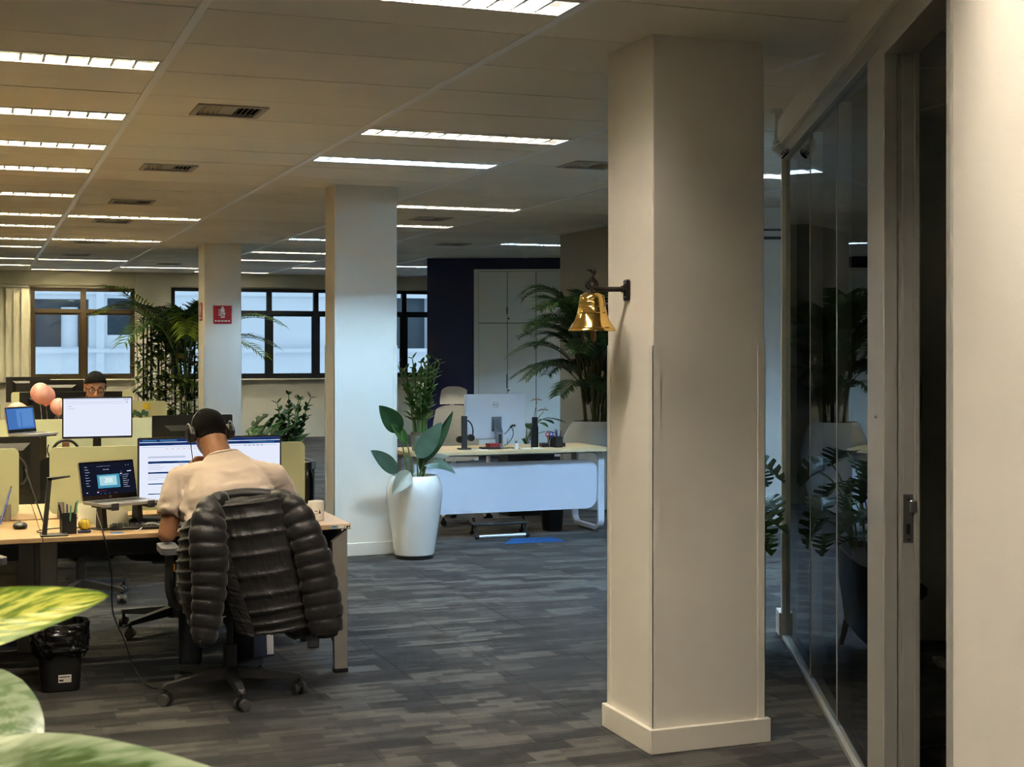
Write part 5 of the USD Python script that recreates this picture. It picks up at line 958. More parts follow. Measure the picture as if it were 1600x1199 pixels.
for lab, a, b in (('thin grey cable lying across the dark room floor, farther one', (1437, 1124), (1500, 1126)), ('thin grey cable lying across the dark room floor, nearer one', (1437, 1172), (1500, 1170))):
    a, b = at_floor(*a), at_floor(*b); solo('floor_cable', tube(spline([a+[0, 0, 0.006], (a+b)/2+[0.02, 0.03, 0.006], b+[0.08, 0, 0.006]], 16), 0.004, 7), cable_w if False else mid_grey, lab, 'cable')
# ---------------------------------------------------------------- people
M = m3.Manifold
def sph(c, r, n=18): return M.sphere(r, n).translate(tuple(map(float, c)))
def bone(p, q, r1, r2=None): return M.batch_hull([sph(p, r1), sph(q, r1 if r2 is None else r2)])
def ring_pts(c, nrm, rx, ry, side=(1, 0, 0), n=26, pw=0.85):
    nrm = np.array(nrm, float); nrm /= np.linalg.norm(nrm); s = np.array(side, float); s -= nrm*np.dot(s, nrm); s /= np.linalg.norm(s); f = np.cross(nrm, s)
    a = np.arange(n)*2*np.pi/n; ca, sa_ = np.cos(a), np.sin(a)
    return np.array(c)+np.outer(np.sign(ca)*np.abs(ca)**pw*rx, s)+np.outer(np.sign(sa_)*np.abs(sa_)**pw*ry, f)
def loft(rings, side=(1, 0, 0)):
    C = np.array([r[0] for r in rings], float); T = np.gradient(C, axis=0); P = [ring_pts(r[0], T[i], r[1], r[2], side) for i, r in enumerate(rings)]
    return M.batch_boolean([M.hull_points(np.vstack([P[i], P[i+1]])) for i in range(len(P)-1)], m3.OpType.Add)
def union(L): return M.batch_boolean(L, m3.OpType.Add)
def soften(m, size=0.014, it=12):
    t = as_tm(m.refine_to_length(size)); t.merge_vertices(); t = trimesh.Trimesh(t.vertices, t.faces, process=True); trimesh.smoothing.filter_taubin(t, 0.5, 0.53, it); return t
def hand(wrist, d, palm_n, right, curl=0.5, s=1.0):
    """Palm, four unequal bent fingers and a thumb from the palm's side, as bones."""
    d = np.array(d, float); d /= np.linalg.norm(d); n = np.array(palm_n, float); n -= d*np.dot(n, d); n /= np.linalg.norm(n); w = np.cross(d, n)*(1 if right else -1); W = np.array(wrist, float); B = []
    k = [W+d*0.085*s+w*x*s for x in (-0.032, -0.011, 0.010, 0.030)]
    B.append(M.batch_hull([sph(W, 0.024*s), sph(k[0], 0.012*s), sph(k[1], 0.013*s), sph(k[2], 0.013*s), sph(k[3], 0.011*s), sph(W+d*0.03*s-w*0.028*s, 0.016*s)]))
    for p, L, sp in zip(k, (0.066, 0.075, 0.070, 0.054), (-0.06, -0.01, 0.04, 0.1)):
        q = p.copy(); a = curl*0.5; r = 0.0088*s
        for seg, f in enumerate((0.45, 0.31, 0.24)):
            dr = d*math.cos(a)+n*math.sin(a)+w*sp; e = q+dr/np.linalg.norm(dr)*L*f*s; B.append(bone(q, e, r, r*0.92)); q = e; r *= 0.92; a += curl
    t0 = W+d*0.025*s-w*0.030*s; t1 = t0+(d*0.6-w*0.75+n*0.35)*0.042*s; t2 = t1+(d*0.85-w*0.25+n*0.5)*0.032*s; t3 = t2+(d*0.9+n*0.55)*0.024*s
    return B+[bone(t0, t1, 0.012*s, 0.0105*s), bone(t1, t2, 0.0105*s, 0.0095*s), bone(t2, t3, 0.0095*s, 0.008*s)]
def rotm(yaw, pitch, roll=0):
    R_ = trimesh.transformations; return R_.rotation_matrix(math.radians(yaw), [0, 0, 1])[:3, :3]@R_.rotation_matrix(math.radians(pitch), [1, 0, 0])[:3, :3]@R_.rotation_matrix(math.radians(roll), [0, 1, 0])[:3, :3]
def person(name, label, at, rz, J, skin, hair_m, shirt_m, pants_m, beard=None, glasses=False, hair='short', wrinkle=0.006, seed=1):
    t = Thing(name, label, 'person', at, rz)
    hc = np.array(J['head']); R3 = rotm(*J['head_rot'])
    def hp(x, y, z): return hc+R3@np.array([x, y, z])
    def hell(c, r): return M.sphere(1, 32).scale(tuple(r)).transform(np.column_stack([R3, hp(*c)]).tolist())
    skull = [hell((0, -0.012, 0.028), (0.0755, 0.094, 0.088)), hell((0, 0.022, -0.022), (0.064, 0.072, 0.088)), M.batch_hull([hell((0, 0.06, -0.088), (0.024, 0.018, 0.016)), hell((0.048, 0.005, -0.06), (0.014, 0.02, 0.02)), hell((-0.048, 0.005, -0.06), (0.014, 0.02, 0.02)), hell((0, 0.045, -0.03), (0.045, 0.04, 0.03))]),
             M.batch_hull([hell((0, 0.088, 0.012), (0.007, 0.006, 0.01)), hell((0, 0.104, -0.026), (0.009, 0.009, 0.007)), hell((0.013, 0.09, -0.029), (0.006, 0.007, 0.006)), hell((-0.013, 0.09, -0.029), (0.006, 0.007, 0.006))]),
             M.batch_hull([hell((0.035, 0.078, 0.028), (0.018, 0.008, 0.007)), hell((-0.035, 0.078, 0.028), (0.018, 0.008, 0.007))])]
    for s in (-1, 1): skull.append(M.batch_hull([hell((s*0.077, -0.012, 0.018), (0.006, 0.016, 0.014)), hell((s*0.083, -0.020, 0.024), (0.004, 0.012, 0.014)), hell((s*0.074, -0.006, -0.022), (0.005, 0.008, 0.009))]))
    nb_, sl_, sr_ = np.array(J['neck']), np.array(J['shl']), np.array(J['shr'])
    B = skull+[bone(nb_+[0, -0.005, -0.03], hp(0, -0.030, -0.045), 0.070, 0.0655), loft([(c, rx*0.94, ry*0.93) for c, rx, ry in J['torso']])]
    for sh, el, wr, hd, pn, right, curl in ((sl_, J['ell'], J['wrl'], J['hdl'], J['pnl'], False, J.get('curl_l', 0.5)), (sr_, J['elr'], J['wrr'], J['hdr'], J['pnr'], True, J.get('curl_r', 0.4))):
        B += [bone(sh, el, 0.058, 0.043), bone(el, np.array(el)*0.65+np.array(wr)*0.35, 0.043, 0.041), bone(np.array(el)*0.65+np.array(wr)*0.35, wr, 0.041, 0.027)]+hand(wr, hd, pn, right, curl)
    for hip, kn, ank in ((J['hipl'], J['knl'], J['anl']), (J['hipr'], J['knr'], J['anr'])): B += [bone(hip, kn, 0.078, 0.054), bone(kn, np.array(kn)*0.65+np.array(ank)*0.35, 0.052, 0.055), bone(np.array(kn)*0.65+np.array(ank)*0.35, ank, 0.055, 0.036), bone(ank, np.array(ank)+J['foot'], 0.036, 0.028)]
    t.part('body', soften(union(B), 0.011, 8), skin, True)
    # hair: the skull grown a little, cut by the hairline
    hm = union([hell((0, -0.014, 0.030), (0.0795, 0.098, 0.092)), hell((0, -0.022, -0.012), (0.0715, 0.076, 0.066))] if hair == 'short' else [hell((0, -0.012, 0.036), (0.083, 0.102, 0.098)), hell((0, 0.02, 0.075), (0.075, 0.075, 0.055)), hell((0, -0.03, -0.01), (0.074, 0.07, 0.06))])
    up = R3@np.array([0, -0.42, 0.90]); up /= np.linalg.norm(up); ori = hp(0, 0.0, 0.022 if hair == 'short' else 0.052)
    hm = hm.trim_by_plane(tuple(up), float(np.dot(up, ori)-(0.03 if hair == 'short' else 0.012)))
    if hair == 'short': pass
    h_ = soften(hm, 0.006, 3); v = h_.vertices; nz = meshkit.fbm(v*220, 2, seed)-0.5; h_.vertices = v+h_.vertex_normals*(nz[:, None]*(0.003 if hair == 'short' else 0.010)); t.part('hair', h_, hair_m, True)
    ew = mat('eye_white', lin(226, 220, 214), 0.2); ei = mat('eye_dark', lin(36, 24, 18), 0.15); lips = mat('lips', lin(150, 92, 80), 0.5)
    for s in (-1, 1):
        e = ball((0, 0, 0), 0.0115, 2); e.apply_translation(hp(s*0.031, 0.0745, 0.010)); p = t.part('eye', e, ew, True); i_ = ball(hp(s*0.031, 0.0838, 0.009), 0.0042, 2); t.part('iris', i_, ei, True, parent=p)
        t.part('eyebrow', tube([hp(s*0.014, 0.089, 0.030), hp(s*0.032, 0.087, 0.036), hp(s*0.05, 0.074, 0.031)], [0.003, 0.004, 0.002], 6), hair_m)
    t.part('mouth', [tube([hp(-0.022, 0.078, -0.058), hp(-0.008, 0.087, -0.054), hp(0, 0.087, -0.0555), hp(0.008, 0.087, -0.054), hp(0.022, 0.078, -0.058)], [0.001, 0.004, 0.0035, 0.004, 0.001], 6), tube([hp(-0.02, 0.078, -0.0595), hp(0, 0.086, -0.064), hp(0.02, 0.078, -0.0595)], [0.001, 0.0048, 0.001], 6)], lips)
    if beard:
        bm = M.batch_hull([hell((0, 0.061, -0.089), (0.0265, 0.0205, 0.018)), hell((0.0495, 0.005, -0.06), (0.015, 0.022, 0.024)), hell((-0.0495, 0.005, -0.06), (0.015, 0.022, 0.024)), hell((0, 0.05, -0.05), (0.043, 0.036, 0.022))]); upv = R3@np.array([0, 0.2, -1.0]); upv /= np.linalg.norm(upv); bm = bm.trim_by_plane(tuple(upv), float(np.dot(upv, hp(0, 0.08, -0.040)))); t.part('beard', soften(bm, 0.006, 2), beard, True)
    if glasses:
        g = Thing('glasses', 'dark framed glasses worn by the man behind the white monitor', 'glasses', at, rz); fm = mat('glasses_black', lin(20, 20, 22), 0.3)
        for s in (-1, 1):
            lp2 = np.array([hp(s*(0.032+0.0235*np.sign(math.cos(a))*abs(math.cos(a))**0.7), 0.098-0.006*abs(math.cos(a)), 0.008+0.0175*np.sign(math.sin(a))*abs(math.sin(a))**0.7) for a in np.linspace(0, 2*np.pi, 25)]); g.part('rim', tube(lp2, 0.0022, 6, False), fm)
            g.part('lens', surf([[hp(s*(0.032+0.0235*q*np.sign(math.cos(a))*abs(math.cos(a))**0.7), 0.096, 0.008+0.0175*q*np.sign(math.sin(a))*abs(math.sin(a))**0.7) for a in np.linspace(0, 2*np.pi, 25)] for q in (0.01, 1)]), glassmat('lens_glass', (0.86, 0.9, 0.95), 1.5, 0.02) if 'lens_glass' not in MATS else MATS['lens_glass'])
            g.part('temple', tube([hp(s*0.055, 0.092, 0.016), hp(s*0.077, 0.05, 0.018), hp(s*0.083, -0.02, 0.018)], 0.0022, 6), fm)
        g.part('bridge', tube([hp(-0.009, 0.098, 0.012), hp(0, 0.102, 0.015), hp(0.009, 0.098, 0.012)], 0.0022, 6), fm)
    # shirt
    S = [loft(J['torso'])]
    for sh, el in ((sl_, np.array(J['ell'])), (sr_, np.array(J['elr']))):
        d = el-sh; d /= np.linalg.norm(d); e = sh+(el-sh)*0.66; inner = sh*0.55+np.array(J['torso'][-3][0])*0.45
        S.append(M.hull_points(np.vstack([ring_pts(e, d, 0.064, 0.064, (1, 0.3, 0)), ring_pts(sh+(el-sh)*0.25, d, 0.073, 0.073, (1, 0.3, 0))])))
        S.append(M.batch_hull([sph(sh, 0.07), M.hull_points(ring_pts(sh+(el-sh)*0.25, d, 0.073, 0.073, (1, 0.3, 0)).tolist()+[tuple(sh)])])); S.append(M.batch_hull([sph(sh, 0.068), sph(inner, 0.085)]))
    sm = soften(union(S), 0.012, 14); v = sm.vertices; n_ = sm.vertex_normals
    q = np.column_stack([v[:, 0]*3.2+v[:, 2]*1.5, v[:, 1]*9, v[:, 2]*15-v[:, 0]*5]); w = meshkit.fbm(q, 3, seed)-0.5; fade = np.clip((J['torso'][-3][0][2]+0.03-v[:, 2])/0.22, 0.12, 1.0)
    for (ax_, az_, bx_, bz_, am) in J.get('folds', ()):
        A_, B_ = np.array([ax_, az_]), np.array([bx_, bz_]); q2 = v[:, [0, 2]]-A_; L_ = B_-A_; s_ = np.clip(q2@L_/(L_@L_), 0, 1); cur = 0.012*np.sin(s_*math.pi)
        dist = (q2[:, 0]*L_[1]-q2[:, 1]*L_[0])/np.linalg.norm(L_)-cur; end = np.linalg.norm(q2-s_[:, None]*L_, axis=1); v = v+n_*((am*np.exp(-(dist/0.009)**2)-0.6*am*np.exp(-((dist-0.02)/0.011)**2))*np.sin(np.pi*np.clip(s_*0.9+0.08, 0, 1))*(end < 0.06)*(v[:, 1] < J['torso'][3][0][1]+0.05))[:, None]
    ridge = -np.abs(w)*2; sm.vertices = v+n_*((ridge+0.35)*wrinkle*2.4*fade)[:, None]; sp1 = t.part('shirt', sm, shirt_m, True)
    tc = np.array(J['torso'][-1][0]); tn = tc-np.array(J['torso'][-2][0]); rp = ring_pts(tc-tn*0.12, tn, J['torso'][-1][1]*1.03, J['torso'][-1][2]*1.05); t.part('collar', tube(np.vstack([rp, rp[:1]]), 0.006, 7, False), shirt_m, True, parent=sp1)
    # trousers and shoes
    L = [loft([(J['torso'][0][0]+np.array([0, 0.0, -0.05]), 0.18, 0.13), (J['torso'][0][0]+np.array([0, 0, 0.05]), 0.186, 0.135)])]
    for hip, kn, ank in ((J['hipl'], J['knl'], J['anl']), (J['hipr'], J['knr'], J['anr'])): L += [bone(hip, kn, 0.088, 0.066), M.batch_hull([sph(kn, 0.066), M.hull_points(ring_pts(np.array(ank)+[0, 0, -0.025], (0, 0, 1), 0.055, 0.06))])]
    t.part('trousers', soften(union(L), 0.02, 8), pants_m, True); ft = np.array(J['foot'])
    for ank in (J['anl'], J['anr']):
        a = np.array(ank); f = ft/np.linalg.norm(ft[:2]) if np.linalg.norm(ft[:2]) > 0 else ft; sh_ = M.batch_hull([sph(a+[0, -0.02, -0.03], 0.042), sph([a[0]+ft[0]*1.3, a[1]+ft[1]*1.3, 0.045], 0.035), sph([a[0]+ft[0]*1.7, a[1]+ft[1]*1.7, 0.04], 0.028)]).trim_by_plane((0, 0, 1), 0.012); t.part('shoe', soften(sh_, 0.02, 4), black_plastic, True)
    return t, hp, R3
skin1 = mat('skin_brown', lin(150, 104, 72), 0.5, var=0.06, scale=20, sss=0.12); skin2 = mat('skin_tan', lin(176, 128, 100), 0.5, var=0.05, scale=20, sss=0.12)
hair1 = mat('hair_black', lin(11, 9, 8), 0.95, var=0.3, scale=150, bump=0.8, bscale=900); beard_m = mat('beard_dark', lin(70, 50, 40), 0.7, var=0.3, scale=150)
hair_fade = MATS['hair_fade'] = usdkit.material(stage, '/World/Looks/hair_fade', {"tc": ("texture_coordinate", {}), "s": ("separate_xyz", {}), "n": ("noise_texture", {"scale": 90.0, "detail": 3.0}), "a": ("math", {"math_type": "multiply_add", "value2": 0.08}), "r": ("rgb_ramp", {"ramp": [(0.0, lin(92, 62, 44)), (0.35, lin(40, 28, 22)), (0.7, lin(14, 11, 10)), (1.0, lin(9, 7, 7))]}), "m": ("map_range", {"from_min": 1.16, "from_max": 1.34, "clamp": True}), "bn": ("noise_texture", {"scale": 700.0}), "b": ("bump", {"strength": 0.9, "distance": 0.003}), "p": ("principled_bsdf", {"roughness": 0.95, "specular_ior_level": 0.2})},
    [("tc.object", "s.vector"), ("tc.object", "n.vector"), ("n.fac", "a.value1"), ("s.z", "a.value3"), ("a.value", "m.value"), ("m.result", "r.fac"), ("r.color", "p.base_color"), ("tc.object", "bn.vector"), ("bn.fac", "b.height"), ("b.normal", "p.normal")], surface="p.BSDF")
shirt1 = mat('shirt_beige', lin(192, 174, 158), 0.85, var=0.02, scale=6, bump=0.25, bscale=900, sheen=0.2); shirt2 = mat('shirt_black', lin(30, 30, 34), 0.85, var=0.1); jeans = mat('jeans_dark', lin(34, 40, 56), 0.85, var=0.15, scale=50)
J1 = dict(folds=[(0.235, 0.93, 0.02, 0.86, 0.011), (0.24, 0.90, -0.02, 0.82, 0.012), (0.235, 0.87, -0.05, 0.79, 0.010), (0.22, 0.84, -0.06, 0.75, 0.009), (0.25, 0.96, 0.10, 0.93, 0.008), (-0.205, 0.92, -0.16, 0.78, 0.011), (-0.19, 0.86, -0.09, 0.76, 0.009), (-0.21, 0.97, -0.19, 0.84, 0.010), (-0.30, 0.86, -0.22, 0.82, 0.008), (-0.31, 0.90, -0.23, 0.88, 0.007), (-0.06, 1.06, 0.07, 1.055, 0.005), (0.1, 0.99, -0.08, 0.96, 0.005)], head=(-0.045, 0.325, 1.212), head_rot=(8, -26, -3), neck=(-0.01, 0.215, 1.10), shl=(-0.205, 0.165, 1.005), shr=(0.235, 0.155, 1.005),
          torso=[((0, -0.04, 0.54), 0.185, 0.13), ((0, -0.02, 0.66), 0.195, 0.13), ((0.005, 0.03, 0.80), 0.205, 0.125), ((0.012, 0.10, 0.93), 0.215, 0.12), ((0.012, 0.155, 1.015), 0.205, 0.10), ((0.004, 0.185, 1.065), 0.14, 0.08), ((-0.006, 0.21, 1.118), 0.078, 0.066)],
          ell=(-0.275, 0.125, 0.757), wrl=(-0.158, 0.34, 0.995), hdl=(0.42, 0.25, 0.85), pnl=(0.3, -0.3, -0.6), curl_l=0.75, elr=(0.34, 0.25, 0.815), wrr=(0.235, 0.47, 0.79), hdr=(-0.3, 1, -0.1), pnr=(0, 0, -1), curl_r=0.35,
          hipl=(-0.09, -0.02, 0.585), hipr=(0.09, -0.02, 0.585), knl=(-0.12, 0.40, 0.56), knr=(0.12, 0.42, 0.56), anl=(-0.13, 0.40, 0.10), anr=(0.14, 0.44, 0.10), foot=np.array([0, 0.11, -0.055]))
man, hp1, R1 = person('person', 'person seen from behind in a beige t-shirt, headphones on, leaning an elbow on the armrest', (1.11, 6.76, 0), 0, J1, skin1, hair_fade, shirt1, jeans, wrinkle=0.020, seed=4)
J2 = dict(head=(-0.03, 0.42, 1.315), head_rot=(0, -14), neck=(-0.02, 0.32, 1.185), shl=(-0.21, 0.28, 1.09), shr=(0.19, 0.28, 1.09),
          torso=[((0, -0.02, 0.54), 0.165, 0.12), ((0, 0.02, 0.68), 0.165, 0.115), ((-0.005, 0.10, 0.83), 0.175, 0.115), ((-0.01, 0.20, 0.98), 0.19, 0.11), ((-0.01, 0.265, 1.08), 0.18, 0.09), ((-0.015, 0.295, 1.135), 0.12, 0.075), ((-0.02, 0.32, 1.185), 0.068, 0.06)],
          ell=(-0.30, 0.42, 0.86), wrl=(-0.18, 0.63, 0.80), hdl=(0.3, 1, -0.05), pnl=(0, 0, -1), curl_l=0.3, elr=(0.28, 0.42, 0.86), wrr=(0.16, 0.63, 0.80), hdr=(-0.3, 1, -0.05), pnr=(0, 0, -1), curl_r=0.3,
          hipl=(-0.09, 0.0, 0.585), hipr=(0.09, 0.0, 0.585), knl=(-0.12, 0.43, 0.56), knr=(0.12, 0.43, 0.56), anl=(-0.13, 0.42, 0.10), anr=(0.13, 0.42, 0.10), foot=np.array([0, 0.11, -0.055]))
person('person', 'person with black hair and glasses facing us over the white monitor', (0.82, 11.93, 0), 180, J2, skin2, hair1, shirt2, jeans, beard_m, True, 'full', seed=9)

hd = Thing('headphones', 'black over-ear headphones worn by the person in the beige t-shirt', 'headphones', (1.11, 6.76, 0))
hd.part('headband', tube([hp1(0.088*math.cos(a), -0.012, 0.018+0.112*math.sin(a)) for a in np.linspace(0.15, math.pi-0.15, 30)], 0.005, 8), black_plastic)
for s in (-1, 1):
    hd.part('ear_cup', [tube([hp1(s*0.080, -0.010, 0.0), hp1(s*0.090, -0.010, 0.0), hp1(s*0.112, -0.012, 0.0), hp1(s*0.118, -0.012, 0.0)], [0.036, 0.040, 0.036, 0.026], 20)], black_plastic)
    hd.part('yoke', tube([hp1(s*0.106, -0.012+0.04*math.cos(a), 0.004+0.052*math.sin(a)) for a in np.linspace(-0.3, math.pi+0.3, 16)], 0.004, 6), mid_grey)
hd.part('cable', tube(spline([hp1(-0.105, -0.01, -0.035), hp1(-0.10, 0.03, -0.16), hp1(-0.095, 0.05, -0.30)], 20), 0.002, 5), cable_k)
mz = Thing('computer_mouse', 'black mouse under the right hand of the person in the beige t-shirt', 'mouse', (1.315, 7.32, 0.75)); mz.part('shell', ball((0, 0, 0.010), (0.03, 0.05, 0.016), 2), black_plastic); mz.part('wheel', cyl((-0.003, 0.03, 0.022), (0.003, 0.03, 0.022), 0.007, 10), dark_grey)

# ---------------------------------------------------------------- puffer jacket hung over the chair back
jm = mat('jacket_nylon', lin(22, 19, 19), 0.42, var=0.1, scale=30, spec=0.4, sheen=0.25, bump=0.4, bscale=260)
jm2 = mat('jacket_lining', lin(17, 15, 16), 0.55, var=0.15, scale=40, bump=0.5, bscale=200)
JK = Thing('puffer_jacket', 'black quilted puffer jacket draped over the back of the office chair', 'jacket', (1.11, 6.45, 0))
def puff(t, a): return a*(1-np.abs(2*(t % 1.0)-1)**3.2)
def quilt(P, rowsv, amp, seed, gather=0.003):
    """Puffs a sheet P[v, u] between stitch lines; rowsv[v, u] counts the rows."""
    P = np.array(P, float); du = np.gradient(P, axis=1); dv = np.gradient(P, axis=0); N = np.cross(du, dv); N /= np.linalg.norm(N, axis=2, keepdims=True)+1e-9
    f = rowsv % 1.0; edge = np.exp(-np.minimum(f, 1-f)*9); arc = np.cumsum(np.linalg.norm(np.diff(P, axis=1, prepend=P[:, :1]), axis=2), axis=1)
    g = meshkit.fbm(np.stack([arc*70, np.floor(rowsv)*3.3+f*1.2, 0*arc], -1), 3, seed)-0.5; h = meshkit.fbm(np.stack([arc*16, rowsv*1.3, 0*arc+4], -1), 2, seed+3)-0.5
    return P+N*(puff(rowsv, amp)+g*gather*(0.6+1.6*edge)+h*amp*0.7)[..., None]
def path_at(pts, s):
    pts = np.array(pts, float); k = np.linspace(0, 1, len(pts)); from scipy.interpolate import PchipInterpolator; return PchipInterpolator(k, pts)(s)
prof = [(0.10, 0.80), (0.085, 0.93), (0.03, 0.966), (-0.025, 0.945), (-0.045, 0.84), (-0.055, 0.70), (-0.06, 0.55), (-0.055, 0.43), (-0.045, 0.355)]
el_ = [-0.13, -0.12, -0.115, -0.105, -0.09, -0.065, -0.035, 0.0, 0.03]; er_ = [0.19, 0.20, 0.205, 0.215, 0.235, 0.255, 0.28, 0.30, 0.315]
nv, nu_ = 150, 64; P = np.zeros((nv, nu_, 3)); RV = np.zeros((nv, nu_))
for i, s in enumerate(np.linspace(0, 1, nv)):
    y, z = path_at(prof, s); xl, xr = float(path_at(el_, s)), float(path_at(er_, s))
    for j, u in enumerate(np.linspace(0, 1, nu_)):
        sag = 0.03*(u-0.5)*(1 if s > 0.3 else s/0.3); P[i, j] = (xl+(xr-xl)*u, y-0.035*math.sin(math.pi*u)*(s > 0)*min(1, s*3)+0.02, z+sag-0.012*math.sin(math.pi*u)*0); RV[i, j] = s*13.0
Q = quilt(P, RV, 0.012, 2, 0.004); JK.part('back_panel', surf(Q[:, ::-1], -0.012) if False else surf(Q, 0.012), jm, True)
def sleeve(path, rx, ry, rows, seed, amp=0.009, n=44):
    c = spline(path, rows*9); s = np.linspace(0, 1, len(c)); RX, RY = path_at(rx, s), path_at(ry, s); T = np.gradient(c, axis=0); T /= np.linalg.norm(T, axis=1, keepdims=True); P, RV = [], []
    for i in range(len(c)):
        f = np.array([0, -1.0, 0]); f -= T[i]*np.dot(f, T[i]); f /= np.linalg.norm(f); sd = np.cross(T[i], f); a = np.linspace(0, 2*np.pi, n+1)
        P.append(c[i]+np.outer(np.cos(a)*RX[i], sd)+np.outer(np.sin(a)*RY[i], f)); RV.append(np.full(n+1, s[i]*rows)+0.16*np.sin(a+0.8))
    Q = quilt(np.array(P)[:, ::-1], np.array(RV)[:, ::-1], amp, seed, 0.0045); Q[:, -1] = Q[:, 0]; e0, e1 = Q[0].mean(0), Q[-1].mean(0); Q = np.concatenate([np.broadcast_to(e0, (1, n+1, 3)), Q, np.broadcast_to(e1, (1, n+1, 3))]); return surf(Q)
JK.part('sleeve', sleeve([(-0.06, 0.05, 0.945), (-0.135, -0.005, 0.905), (-0.155, -0.045, 0.82), (-0.15, -0.06, 0.68), (-0.155, -0.06, 0.52), (-0.175, -0.055, 0.33)], [0.03, 0.07, 0.080, 0.072, 0.064, 0.044], [0.02, 0.034, 0.036, 0.034, 0.032, 0.028], 11, 5), jm, True)
JK.part('sleeve', sleeve([(0.15, 0.05, 0.947), (0.225, 0.0, 0.915), (0.27, -0.03, 0.83), (0.315, -0.05, 0.69), (0.355, -0.055, 0.52), (0.385, -0.05, 0.335)], [0.03, 0.062, 0.074, 0.080, 0.082, 0.066], [0.02, 0.034, 0.036, 0.036, 0.034, 0.030], 11, 6), jm, True)
JK.part('cuff', tube([(0.385, -0.05, 0.335), (0.387, -0.05, 0.318)], [0.052, 0.046], 20), jm2); JK.part('cuff', tube([(-0.175, -0.055, 0.33), (-0.177, -0.054, 0.315)], [0.036, 0.032], 20), jm2)
P = np.zeros((110, 30, 3)); RV = np.zeros((110, 30))
for i, s in enumerate(np.linspace(0, 1, 110)):
    for j, u in enumerate(np.linspace(0, 1, 30)):
        a = u*1.9; x = -0.205-0.045*math.sin(math.pi*s)*1.0-0.055*math.sin(a)+0.05*s; P[i, j] = (x+0.02*(1-u), -0.03+0.15*u-0.02*math.sin(math.pi*u), 0.90-0.57*s-0.06*(1-s)*u); RV[i, j] = s*11+0.35*u
JK.part('front_panel', surf(quilt(P[:, ::-1], RV[:, ::-1], 0.012, 8), 0.012), jm, True)
P = np.zeros((60, 16, 3)); RV = np.zeros((60, 16))
for i, s in enumerate(np.linspace(0, 1, 60)):
    for j, u in enumerate(np.linspace(0, 1, 16)): P[i, j] = (float(path_at(el_, 0.45+0.55*s))-0.06+0.085*u, -0.03-0.03*math.sin(0.4+u*1.6)-0.012*u, 0.82-0.46*s-0.02*u); RV[i, j] = s*22
JK.part('side_panel', surf(quilt(P, RV, 0.004, 12, 0.006), 0.01), jm2, True)
P = np.zeros((24, 14, 3)); RV = np.zeros((24, 14))
for i, s in enumerate(np.linspace(0, 1, 24)):
    for j, u in enumerate(np.linspace(0, 1, 14)): P[i, j] = (0.20+0.15*u, -0.02+0.05*math.sin(u*3), 0.385-0.085*s*math.sin(math.pi*(0.15+0.75*u))); RV[i, j] = s*2
JK.part('hem', surf(quilt(P, RV, 0.007, 14), 0.01), jm2, True)
JK.part('collar', tube([(-0.10+0.28*u, 0.055+0.03*math.sin(math.pi*u), 0.955+0.014*math.sin(math.pi*u)) for u in np.linspace(0, 1, 14)], [0.022]+[0.028]*12+[0.022], 12), jm, True)
fl_ = Thing('document_folder', 'blue and white paper folder leaning below the chair with the jacket', 'folder', (1.37, 7.52, 0)); fl_.part('cover', rot(box(-0.10, 0.10, -0.006, 0.006, 0.0, 0.26, 0.002), -8, [1, 0, 0]), mat('folder_blue', lin(40, 52, 80), 0.6)); fl_.part('pages', rot(box(0.06, 0.095, -0.012, -0.006, 0.01, 0.27), -8, [1, 0, 0]), white_plastic, False)

# ---------------------------------------------------------------- variegated leaves right in front of the camera
def varieg(name, green, pale, fill, cut, sh=0.0):
    MATS[name] = usdkit.material(stage, '/World/Looks/'+name, {
        "tc": ("texture_coordinate", {}), "s": ("separate_xyz", {}), "c": ("math", {"math_type": "subtract", "value2": 0.5}), "a": ("math", {"math_type": "absolute"}),
        "m1": ("math", {"math_type": "multiply_add", "value2": -0.7}), "v": ("combine_xyz", {}), "mp": ("mapping", {"scale": (5.0, 17.0, 1.0)}), "n": ("noise_texture", {"scale": 1.0, "detail": 3.0, "distortion": 0.5}),
        "e": ("map_range", {"from_min": 0.28, "from_max": 0.48, "to_min": 0.0, "to_max": cut, "clamp": True}), "d": ("math", {"math_type": "subtract"}), "r": ("rgb_ramp", {"ramp": [(0.38+sh, green), (0.46+sh, tuple(np.array(green)*0.6+np.array(pale)*0.4)), (0.52+sh, pale), (0.75+sh, fill)]}),
        "p": ("principled_bsdf", {"roughness": 0.32}), "t": ("translucent_bsdf", {}), "x": ("mix_closure", {"fac": 0.3})},
        [("tc.UV", "s.vector"), ("s.x", "c.value1"), ("c.value", "a.value1"), ("a.value", "m1.value1"), ("s.y", "m1.value3"), ("s.x", "v.x"), ("m1.value", "v.y"), ("v.vector", "mp.vector"), ("mp.vector", "n.vector"), ("a.value", "e.value"), ("n.fac", "d.value1"), ("e.result", "d.value2"), ("d.value", "r.fac"), ("r.color", "p.base_color"), ("r.color", "t.color"), ("p.BSDF", "x.closure1"), ("t.BSDF", "x.closure2")], surface="x.closure")
    return MATS[name]
v_lime = varieg('leaf_variegated_lime', lin(96, 128, 22), lin(206, 210, 84), lin(220, 222, 120), 0.16); v_pale = varieg('leaf_variegated_pale', lin(112, 138, 92), lin(150, 168, 130), lin(172, 184, 152), 0.0); v_mix = varieg('leaf_variegated_mixed', lin(56, 84, 18), lin(112, 136, 92), lin(156, 170, 134), -0.34, 0.14)
def at_d(px, py, d): q = np.array(EYE)+CF*d+CR*((px-800)/FPX*d); return np.array([q[0], q[1], 1.65-(py-HZ)*d/FPX])
D0 = np.array([*at_d(-260, 1200, 1.75)[:2], 0.0])
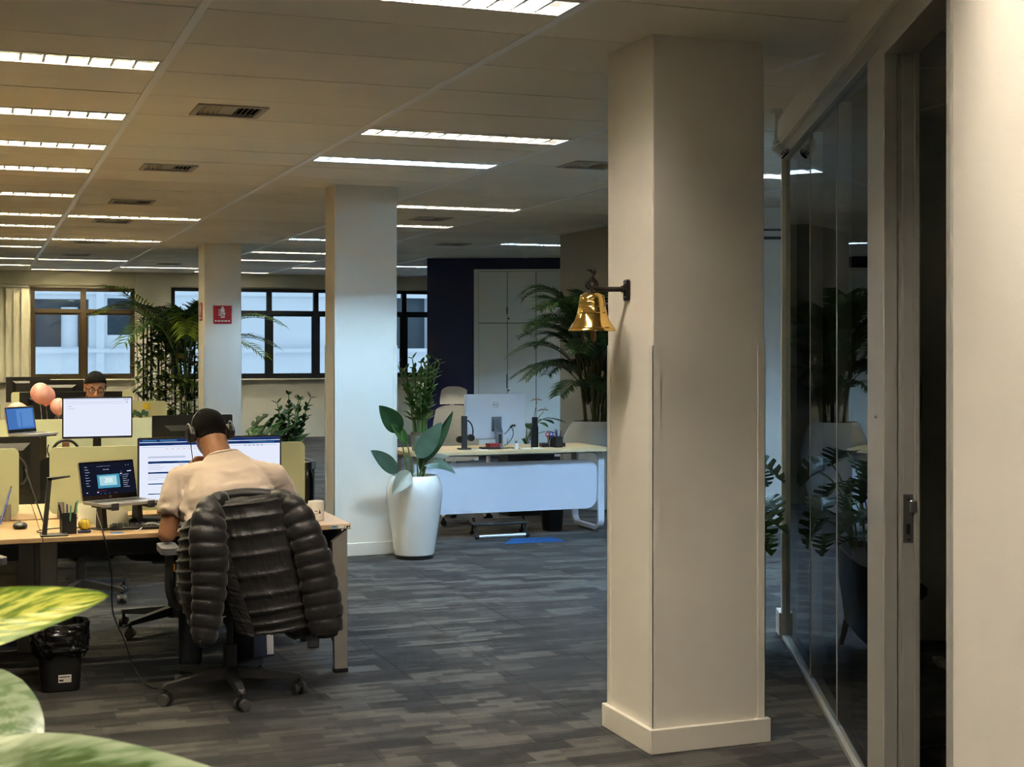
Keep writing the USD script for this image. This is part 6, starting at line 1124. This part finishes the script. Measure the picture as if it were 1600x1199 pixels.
dpot = Thing('plant_pot', 'floor pot of the variegated plant at the lower left corner', 'plant pot', D0); dpot.part('bowl', lathe([(0, 0), (0.13, 0), (0.14, 0.01), (0.18, 0.38), (0.172, 0.38), (0.165, 0.33), (0, 0.33)], 36), pot_w)
df = Thing('dieffenbachia', 'variegated large-leaved plant close to the camera at the lower left corner', 'potted plant', D0+[0, 0, 0.33]); soil(df, 0.165, 0.0)
df.part('cane', tube(bez([(0, 0, 0), (0.01, 0.01, 0.3), (0.0, 0.02, 0.62)], 10), [0.018]*10, 10), stem_g)
def dleaf(pts, width, m, roll, fold, up=(0, 0, 1), wave=0.03, z0=0.5, prof=None, ribs=0.0):
    P_ = np.array([at_d(*q)-df.at for q in pts]); c = bez(P_, 36); mb_, uv = blade(c, width, fold, prof or (lambda s: math.sin(math.pi*min(1, 0.02+0.98*s**0.8))**0.75), 25, roll, wave, up)
    v = mb_.vertices.copy(); u = uv[:, 0]-0.5; rb = np.sin((uv[:, 1]*11-np.abs(u)*5)*2*np.pi)*ribs*(1-np.abs(u)*1.6); n_ = mb_.vertex_normals; mb_.vertices = v+n_*rb[:, None]
    df.part('leaf', mb_, m, True, uv=uv); df.part('petiole', tube(bez([(0, 0.02, z0), P_[0]*[0.5, 0.5, 0.7]+[0, 0, 0.1], P_[0]], 10), 0.007, 8), stem_g)
dleaf([(-240, 1040, 1.72), (-120, 990, 1.66), (20, 968, 1.62), (171, 931, 1.60)], 0.105, v_lime, 0.0, 0.10, up=(-0.25, -0.62, 0.75), z0=0.55, ribs=0.0008)
dleaf([(-170, 1140, 1.60), (-90, 1128, 1.55), (10, 1135, 1.50), (50, 1195, 1.49)], 0.15, v_pale, 0.0, 0.12, up=(0.3, -0.85, 0.45), z0=0.45, ribs=0.0042)
dleaf([(-230, 1240, 1.50), (-40, 1245, 1.42), (180, 1252, 1.38), (430, 1250, 1.36)], 0.165, v_mix, 0.0, 0.14, up=(-0.1, -0.42, 0.9), z0=0.4, ribs=0.0016)
for k, a in enumerate((2.4, 3.4, 4.4)):
    e = np.array([0.16*math.cos(a), 0.16*math.sin(a), 0.72-0.07*k]); df.part('petiole', tube(bez([(0, 0.02, 0.4), e*[0.4, 0.4, 0.9], e], 8), 0.007, 8), stem_g); mb_, uv = blade(bez([e, e+[0.16*math.cos(a), 0.16*math.sin(a), 0.03], e+[0.30*math.cos(a), 0.30*math.sin(a), -0.07]], 20), 0.12, 0.15, None, 13); df.part('leaf', mb_, v_mix, True, uv=uv)
